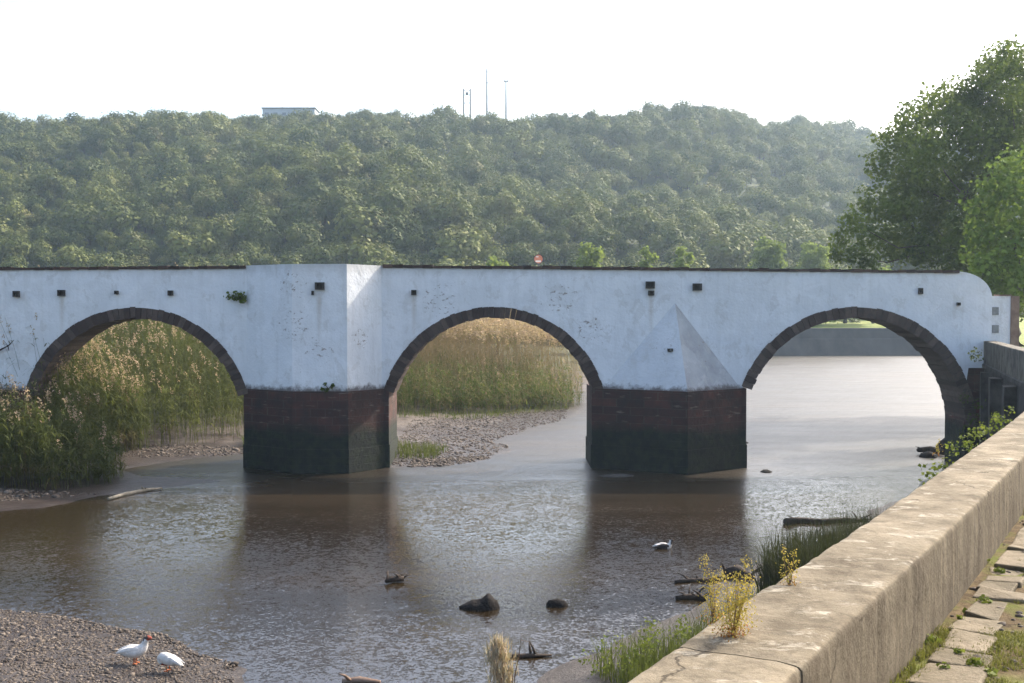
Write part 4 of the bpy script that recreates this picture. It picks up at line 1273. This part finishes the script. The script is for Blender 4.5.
Pg = np.concatenate([scatter([(-5.7, 50.2), (-3.2, 50.6), (-1, 54), (0, 58), (3.5, 74), (4, 80), (-2, 72), (-6, 68)], 5200),
                     scatter([(-4.6, 50.2), (-3.0, 50.5), (-.8, 53.2), (-1.4, 53.8), (-4.5, 52)], 900)])
Pg = Pg[Pg[:, 2] > -.02]
gravel('gravel_bank', Pg, .042, 'grey brown gravel bank behind the bridge in the middle arch', seed=7)
Pg = np.concatenate([scatter([(-21, 52), (-17, 53), (-11.5, 55), (-11.4, 57), (-21, 56.5)], 1500), scatter([(-24, 40.4), (-18, 40.4), (-15.3, 42.6), (-18, 43), (-24, 43)], 900)]); Pg = Pg[Pg[:, 2] > -.02]
gravel('mud_stones', Pg, .045, 'stones and lumps scattered on the left mud bank', seed=8)

# ------------------------------------------------------------------ plants on the parapet
def parapet_weed(px, py, hpx, label, mats, n_stem=3, n_leaf=110, leaf=.022, spread=.35, seed=1):
    rnd = random.Random(seed)
    b = at_z(px, py, ZT - .003); y = b.y; h = hpx / F * y
    root = empty('parapet_weed', b); tag(root, label, 'weed')
    ms = MB(); C, N, RC, RN = [], [], [], []
    for s in range(n_stem):
        hh = h * (1 if s == 0 else rnd.uniform(.45, .85))
        dx, dy = (rnd.uniform(-.06, .06), 0) if s == 0 else (rnd.uniform(-spread, spread) * hh, rnd.uniform(-spread, spread) * hh)
        pth = [b + Vector((dx * t + rnd.uniform(-.004, .004), dy * t, hh * t)) for t in (0, .2, .45, .7, 1)]
        ms.tube(pth, [.003, .0024, .002, .0014, .0008], 5)
        for i in range(int(n_leaf * hh / h)):
            t = rnd.uniform(.06, 1.02); k = min(int(t * 4), 3); p = pth[k].lerp(pth[k + 1], min(t * 4 - k, 1))
            r = h * .11 * (1.1 - .65 * t)
            d = Vector((rnd.gauss(0, 1), rnd.gauss(0, 1), rnd.gauss(0, .5))) * r
            (RC if t < .2 else C).append(p + d); (RN if t < .2 else N).append(d.normalized() + Vector((0, 0, .6)))
    ms.build('stem', mats[1], root)
    v, q = leaf_cloud(np.array([tuple(c) for c in C]), np.array([tuple(c) for c in N]), leaf, .5, .6)
    add('foliage', mesh_np('foliage', v, q), mats[0], root)
    if RC:
        v, q = leaf_cloud(np.array([tuple(c) for c in RC]), np.array([tuple(c) for c in RN]), leaf, .6, .6)
        add('base_leaves', mesh_np('base_leaves', v, q), M['weed_red'], root)
parapet_weed(732, 637, 78, 'yellow bushy weed with reddish base rooted on the parapet top', (M['weed_yellow'], M['drystem']), 8, 300, .011, .40, seed=2)
parapet_weed(713, 622, 66, 'taller pale yellow weed just behind the bushy one at the parapet edge', (M['weed_yellow'], M['drystem']), 4, 260, .010, .16, seed=3)
parapet_weed(789, 585, 40, 'small sparse yellow weed in front of the dark sedge', (M['weed_yellow'], M['drystem']), 4, 70, .013, .35, seed=4)
parapet_weed(937, 455, 16, 'tiny sprig at the far outer edge of the parapet', (M['weed_yellow'], M['drystem']), 3, 20, .02, .5, seed=5)

# flowering weeds among the near bank grass
bushes = [(596, 655), (622, 640), (655, 632), (672, 628), (690, 622), (640, 650)]
for i, (px, py) in enumerate(bushes): pass
lob = []
for px, py in bushes:
    p = at_z(px, py, 1.0); lob += [(p.x + random.uniform(-.2, .2), p.y, 1.0 + random.uniform(-.25, .1), random.uniform(.14, .24)) for _ in range(3)]
v, q = lobes_cloud(lob, 70, .05, .9, .6)
tag(add('flowering_weeds', mesh_np('flowering_weeds', v, q), M['weed_green']), 'yellow-green flowering weeds among the grass below the parapet', 'weeds', kind='stuff')

# dry reed and bare stem in the foreground
def dry_reed():
    y = 9.0
    top = at_y(497, 640, y); bot = at_y(503, 690, y); g = Vector((top.x + .12, y + .1, gh(top.x, y) - .05))
    root = empty('dry_reed', g); tag(root, 'dry tan reed with shaggy plume rising at the bottom edge', 'reed')
    mb = MB(); mb.tube([g, g.lerp(bot, .5) + Vector((.02, 0, 0)), bot, bot.lerp(top, .6)], [.012, .010, .008, .004], 6)
    mb.tube([bot + Vector((.09, 0, -.25)), at_y(512, 672, y), at_y(509, 660, y)], [.006, .005, .002], 5)
    mb.build('stem', M['drystem'], root)
    C, N = [], []
    for i in range(800):
        t = random.random() * .93; c = bot.lerp(top, t)
        w_ = .075 * math.sin(math.pi * min(1, t * .75 + .22)) + .012
        off = Vector((random.gauss(0, .6) * w_, random.gauss(0, .6) * w_, random.uniform(-.02, .02)))
        C.append(tuple(c + off)); N.append((random.gauss(0, 1), random.gauss(0, 1), random.gauss(0, .2)))
    C = np.array(C)
    P = C.copy(); v, q, t = blades(P, .085, .010, .35, 2, droop=.2)
    add('plume_fronds', mesh_np('plume_fronds', v, q, attr={'tint': t}), M['dry'], root)
dry_reed()
y = 9.0
g = Vector((.03, y, gh(.03, y)))
root = empty('bare_stem', g); tag(root, 'thin bare brown stem beside the shaggy dry reed', 'stem')
mb = MB(); pth = [g, at_y(513, 700, y), at_y(515, 675, y), at_y(519, 655, y), at_y(521, 638, y)]
mb.tube(pth, [.008, .006, .005, .004, .002], 5)
for a, b in (((520, 648), (524, 641)), ((518, 660), (523, 655)), ((521, 640), (529, 642))): mb.tube([at_y(*a, y), at_y(*b, y)], [.0025, .001], 4)
mb.build('twigs', M['drystem'], root)

# ------------------------------------------------------------------ rocks, driftwood
def rock(name, px, py, profile, depth, mat, label, cat='rock'):
    """lumpy rock: a height profile along its width [(x px, h px)], rounded in depth"""
    b = at_z(px, py, 0); s = b.y / F
    P = [(x * s, h * s) for x, h in profile]
    xs_ = np.linspace(P[0][0], P[-1][0], 17); hs = np.interp(xs_, [p[0] for p in P], [p[1] for p in P])
    rows = []
    for i in range(9):
        a = math.pi * i / 8; row = []
        for x, h in zip(xs_, hs):
            e = max(.08, 1 - (2 * (x - xs_[0]) / (xs_[-1] - xs_[0]) - 1) ** 4)
            n_ = 1 + .16 * mnoise.noise(Vector((x * 5, i * 1.1, px)))
            row.append((b.x + x, b.y - math.cos(a) * depth * e * n_, -.12 + (h * n_ + .12) * math.sin(a) ** .7))
        rows.append(row)
    mb = MB(); mb.grid(rows); mb.poly([r[0] for r in rows]); mb.poly([r[-1] for r in rows][::-1])
    return tag(mb.build(name, mat, smooth=True), label, cat)
rock('river_rock', 480, 608, [(-21, 2), (-16, 4), (-8, 8), (-3, 8), (3, 10), (8, 15), (11, 14), (14, 9), (19, 7), (20, 1)], .28, M['rock'], 'larger peaked dark rock standing out of the river')
rock('river_rock', 557, 606, [(-11, 2), (-8, 6), (0, 7), (8, 6), (11, 2)], .16, M['rock'], 'small flat dark rock right of the peaked one in the river')
def log(name, pix, radii, mat, label, z=.06, branches=0, cat='driftwood', seed=0):
    rnd = random.Random(seed)
    p = [at_z(x, y, z) for x, y in pix]
    root = p[0]
    mb = MB(); mb.tube(p, radii, 8, jit=.18)
    for i in range(branches):
        k = rnd.randrange(len(p) - 1); a = p[k].lerp(p[k + 1], rnd.random())
        d = Vector((rnd.uniform(-.5, .5), rnd.uniform(-.3, .3), rnd.uniform(.08, .35))) * rnd.uniform(.5, 1)
        mb.tube([a, a + d * .5 + Vector((0, 0, .03)), a + d], [.035, .025, .008], 5, jit=.2)
    return tag(mb.build(name, mat, smooth=True), label, cat)
log('driftwood_log', [(786, 523), (800, 521), (822, 522), (845, 520), (868, 521)], [.14, .12, .09, .08, .05], M['driftwood'], 'long dark driftwood branch lying in the river near the right arch', .05, 7, seed=1)
log('driftwood_log', [(724, 572), (737, 573), (750, 578)], [.10, .20, .12], M['driftwood'], 'thick dark stump of driftwood beside the dark sedge', .12, 6, seed=2)
log('driftwood_log', [(675, 582), (700, 580), (722, 580)], [.05, .06, .04], M['driftwood'], 'thin driftwood branch left of the dark stump', .03, 3, seed=3)
log('driftwood_log', [(676, 598), (690, 597), (706, 598)], [.05, .08, .05], M['driftwood'], 'short twiggy driftwood piece nearest the yellow weed', .04, 8, seed=4)
log('driftwood_log', [(740, 580), (752, 584)], [.06, .05], M['driftwood'], 'short broken stick between stump and sedge', .05, 1, seed=10)
log('driftwood_log', [(487, 658), (510, 656), (530, 656), (552, 655)], [.02, .04, .05, .02], M['driftwood'], 'brown stick lying in the shallows behind the dry reed', .03, 2, seed=5)
log('driftwood_log', [(342, 681), (360, 680), (380, 682)], [.04, .06, .04], M['brownstone'], 'reddish brown stick at the bottom edge of the river', .04, 1, seed=6)
log('driftwood_log', [(108, 499), (125, 494), (145, 490), (162, 488)], [.05, .08, .07, .03], M['palewood'], 'pale log at the edge of the left mud bank', .06, 2, seed=7)
log('driftwood_log', [(918, 450), (930, 449), (944, 452)], [.10, .16, .14], M['driftwood'], 'dark driftwood lump at the foot of the right abutment', .2, 4, seed=8)
log('driftwood_log', [(386, 581), (394, 579), (404, 579)], [.05, .09, .07], M['driftwood'], 'small dark tangle of driftwood with an upright hook in midstream', .08, 5, seed=9)
for i, (px, py, w_, lab) in enumerate([(742, 443, 9, 'dark stone in the water right of the cutwater pier'), (766, 472, 8, 'low dark stone below the right arch in open water'), (682, 343 + 130, 0, ''), (617, 476, 30, 'flat pale ledge stone at the foot of the cutwater pier'),
                                     (376, 467, 12, 'pale ledge stone at the foot of the bastion')]):
    if w_: rock('river_stone', px, py, [(-w_ / 2 - 2, .5), (-w_ / 4, 2.2), (w_ / 4, 2.4), (w_ / 2 + 2, .5)], .35, M['rock'] if i < 2 else M['wallstone'], lab, 'stone')

for px, py, w_, h_, lab in [(928, 457, 16, 6, 'dark wet stone at the left end of the rubble under the right abutment'), (946, 452, 22, 14, 'largest dark boulder at the foot of the right abutment'),
                        (958, 460, 16, 9, 'dark rock against the river wall beside the largest abutment boulder')]:
    rock('rubble_stone', px, py, [(-w_ * .55, 1), (-w_ * .3, h_ * .7), (0, h_), (w_ * .25, h_ * .8), (w_ * .55, 1)], .5, M['rock'], lab, 'stone')
# ------------------------------------------------------------------ ducks
def loft(path, k=12):
    """rings (x, z, half width, half height) along a side-on spine -> MB part"""
    mb = MB(); rows = []
    n = len(path)
    for i, (x, z, w, h) in enumerate(path):
        a = path[max(i - 1, 0)]; b = path[min(i + 1, n - 1)]
        t = Vector((b[0] - a[0], 0, b[1] - a[1])).normalized(); up = Vector((-t.z, 0, t.x))
        rows.append([Vector((x, 0, z)) + Vector((0, 1, 0)) * (w * math.cos(q)) + up * (h * math.sin(q)) for q in [2 * math.pi * j / k for j in range(k)]])
    mb.grid(rows, closed=True); mb.poly(rows[0]); mb.poly(rows[-1][::-1])
    return mb
def duck(name, pos, face, s, label, pose, cat='duck'):
    root = empty(name, pos); root.rotation_euler = (0, 0, face); tag(root, label, cat)
    if pose == 'stand':
        path = [(-.36, .23, .012, .008), (-.30, .245, .05, .03), (-.22, .255, .09, .07), (-.10, .25, .13, .12), (.02, .25, .14, .14), (.12, .275, .125, .13), (.19, .33, .09, .10), (.22, .40, .064, .072), (.23, .455, .058, .062),
                (.25, .505, .062, .062), (.285, .525, .060, .056), (.33, .515, .046, .040), (.36, .50, .028, .020), (.41, .49, .024, .012), (.43, .487, .010, .006)]
    elif pose == 'preen':
        path = [(-.36, .14, .012, .008), (-.30, .165, .05, .03), (-.22, .20, .09, .07), (-.10, .24, .13, .115), (.02, .28, .14, .14), (.12, .315, .125, .13), (.18, .33, .095, .10), (.225, .30, .068, .066), (.225, .25, .058, .058),
                (.20, .20, .058, .058), (.165, .175, .054, .05), (.13, .155, .034, .032), (.10, .14, .024, .014), (.07, .13, .010, .006)]
    else:
        path = [(-.30, .13, .012, .008), (-.24, .12, .05, .03), (-.16, .09, .09, .07), (-.04, .06, .12, .10), (.08, .06, .12, .11), (.16, .09, .09, .09), (.195, .15, .055, .06), (.20, .21, .045, .048),
                (.215, .255, .048, .048), (.245, .27, .044, .042), (.28, .262, .026, .02), (.32, .255, .018, .009), (.335, .253, .007, .004)]
    path = [tuple(q * s for q in p) for p in path]
    mb = loft(path)
    me = mb.mesh('body', smooth=True, weld=.0005)
    me.materials.append(M['feather']); me.materials.append(M['feather_dark']); me.materials.append(M['red_face']); me.materials.append(M['orange_leg'])
    nh = len(path)
    for f in me.polygons:
        c = f.center / s
        if pose == 'stand':
            if c.x > .355 and c.z > .45: f.material_index = 1
            elif c.z > .47 and c.x > .27: f.material_index = 2
            elif c.z > .49: f.material_index = 1
        elif pose == 'swim':
            if c.x < .05 and c.z < .09: f.material_index = 1
            if c.x > .20 and c.z > .17: f.material_index = 1
        else:
            if c.x < .17 and c.z < .18 and c.x > .0: f.material_index = 2
    body = bpy.data.objects.new('body', me); COL.objects.link(body); body.parent = root
    # wings folded on the back
    for sd in (-1, 1):
        wz = -.065 if pose != 'swim' else -.26
        tilt = .25 if pose == 'preen' else 0
        wp = [(-.34, .33 + wz - tilt * .38, .012, .01), (-.22, .355 + wz - tilt * .25, .022, .045), (-.08, .37 + wz - tilt * .08, .03, .075), (.06, .365 + wz, .028, .07), (.13, .36 + wz + tilt * .1, .012, .03)]
        mw = loft([tuple(q * s for q in p) for p in wp], 8)
        mw.v = [(x, y + sd * .098 * s, z) for x, y, z in mw.v]
        mw.build('wing', M['feather_dark'] if pose == 'swim' and sd < 0 else M['feather'], root, loc=(0, 0, 0), smooth=True)
    for sd in (-1, 1):
        if pose == 'swim': break
        ml = MB()
        x0 = .0 if sd < 0 else .03
        ml.tube([(x0 * s, sd * .055 * s, .20 * s), ((x0 + .015) * s, sd * .055 * s, .09 * s), (x0 * s, sd * .055 * s, .015 * s)], [.022 * s, .014 * s, .013 * s], 7)
        n0 = len(ml.v)
        foot = [(x0 - .02, -.006), (x0 + .06, -.03), (x0 + .075, 0), (x0 + .06, .03), (x0 - .02, .006)]
        ml.prism([(x * s, (sd * .055 + y) * s, .002) for x, y in foot], (0, 0, .014 * s))
        ml.build('leg', M['orange_leg'], root, loc=(0, 0, 0))
    ey = MB()
    hx_, hz_ = {'stand': (.29, .54), 'preen': (.175, .19), 'swim': (.25, .28)}[pose]
    for sd in (-1, 1):
        ey.tube([(hx_ * s, sd * .04 * s, hz_ * s), (hx_ * s, sd * .06 * s, hz_ * s)], [.008 * s, .006 * s], 6)
    ey.build('eyes', M['rock'], root, loc=(0, 0, 0))
    return root
p = at_z(134, 664, .12); p.z = gh(p.x, p.y) + .02
duck('duck', p, R(8), .92, 'white duck standing upright with red face and orange legs on the gravel', 'stand')
p = at_z(169, 671, .12); p.z = gh(p.x, p.y) + .02
duck('duck', p, R(172), .80, 'white duck with lowered head preening beside the upright one', 'preen')
p = at_z(664, 548, 0); p.z = -.03
duck('duck', p, R(5), .95, 'white duck with dark flank and dark head swimming in midstream', 'swim')

# ------------------------------------------------------------------ hilltop masts and building
def crest_at(px):
    u = (px - 512) / F; y = float(np.interp(u, cu, cy_)); return u * y, y
def mast(name, px, pyt, r, label, head=None, cat='mast'):
    x, y = crest_at(px); z0 = float(hill_h(np.array([x]), np.array([y]))[0]); zt_ = at_y(px, pyt, y).z
    root = empty(name, (x, y, z0)); tag(root, label, cat)
    mb = MB(); mb.tube([(x, y, z0 - 1), (x, y, (z0 + zt_) / 2), (x, y, zt_)], [r, r * .85, r * .6], 8); mb.build('pole', M['metal'], root)
    if head == 'arms':
        for dz in (1.2, 5.5):
            mb = MB(); mb.box((x - .6, y, zt_ - dz), (2.8, .16, .16)); mb.box((x - 1.7, y, zt_ - dz + .3), (.12, .12, .5)); mb.build('cross_arm', M['metal'], root)
    elif head == 'lamps':
        mb = MB(); mb.tube([(x - 1.0, y, zt_), (x + 1.6, y, zt_)], .09, 6); mb.build('cross_arm', M['metal'], root)
        for dx in (-.7, 0, .7):
            mb = MB(); mb.box((x + dx, y - .15, zt_ + .35), (.55, .35, .6), jit=.04); mb.build('floodlight', M['metal'], root)
    elif head == 'tip':
        mb = MB(); mb.box((x, y, zt_ - .4), (.9, .12, .12)); mb.build('cross_arm', M['metal'], root)
    return root
mast('radio_mast', 487, 69, .40, 'tallest thin mast on the hilltop', 'arms')
mast('floodlight_mast', 506, 82, .40, 'hilltop pole with a cluster of floodlights at its head', 'lamps', 'floodlight mast')
mast('thin_pole', 456, 96, .16, 'faint thin pole left of the twin-legged pylon on the hilltop', 'tip', 'pole')
mast('thin_pole', 628, 96, .2, 'lone thin pole on the hilltop skyline right of the masts', 'tip', 'pole')
mast('thin_pole', 865, 92, .2, 'left one of two close thin poles beside the tall dark tree', 'tip', 'pole')
mast('thin_pole', 870, 92, .2, 'right one of two close thin poles beside the tall dark tree', 'tip', 'pole')
mast('thin_pole', 323, 101, .16, 'short pole standing right of the pale building on the hilltop', 'tip', 'pole')
xa, ya = crest_at(464); xb, _ = crest_at(470.5); za = float(hill_h(np.array([xa]), np.array([ya]))[0]); zt_ = at_y(467, 90, ya).z
root = empty('twin_pole_pylon', ((xa + xb) / 2, ya, za)); tag(root, 'twin-legged pylon with crossbars on the hilltop left of the tall mast', 'pylon')
for x in (xa, xb):
    mb = MB(); mb.tube([(x, ya, za - 1), (x, ya, zt_ + .6)], [.36, .28], 8); mb.build('pole', M['metal'], root)
for z in (zt_ - .3, zt_ - 2.0, zt_ - 5.2):
    mb = MB(); mb.box(((xa + xb) / 2, ya, z), (xb - xa + .5, .22, .2)); mb.build('crossbar', M['metal'], root)
mb = MB(); mb.box(((xa + xb) / 2, ya, zt_ - 1.5), (1.1, .8, 1.1)); mb.build('transformer', M['metal'], root)
# building
xa, ya = crest_at(257); xb, _ = crest_at(312); ya += 12; ztb = at_y(285, 108.5, ya).z; z0 = ztb - 9
root = empty('hilltop_building', ((xa + xb) / 2, ya, z0)); tag(root, 'pale flat-roofed building on the hilltop skyline', 'building')
mb = MB(); mb.box(((xa + xb) / 2, ya + 5, (z0 + ztb) / 2), (xb - xa, 10, ztb - z0)); mb.build('wall', M['far_white'], root)
mb = MB(); mb.box(((xa + xb) / 2, ya + 5, ztb + .2), (xb - xa + .8, 10.8, .4)); mb.build('roof', M['metal'], root)
for i in range(6):
    mb = MB(); x = xa + (xb - xa) * (i + .5) / 6
    mb.box((x, ya - .03, ztb - 2.2), (1.6, .1, 1.2)); mb.build('window', M['far_glass'], root)
mb = MB(); x = xa + (xb - xa) * .36; mb.tube([(x, ya + 2, ztb), (x, ya + 2, ztb + 2.0)], .1, 6); mb.build('flue', M['metal'], root)

# ------------------------------------------------------------------ haze
k = NT('haze')
pv_ = k.n('ShaderNodeVolumePrincipled')
k.set(pv_.inputs['Color'], (.66, .84, 1.0)); k.set(pv_.inputs['Density'], .00028); k.set(pv_.inputs['Anisotropy'], .45)
k.t.links.new(pv_.outputs[0], k.out.inputs['Volume'])
mb = MB(); mb.box((0, 640, 64), (2900, 1620, 133))
hz = mb.build('haze', k.m)
tag(hz, 'pale summer haze lying over the valley', 'haze', kind='stuff')
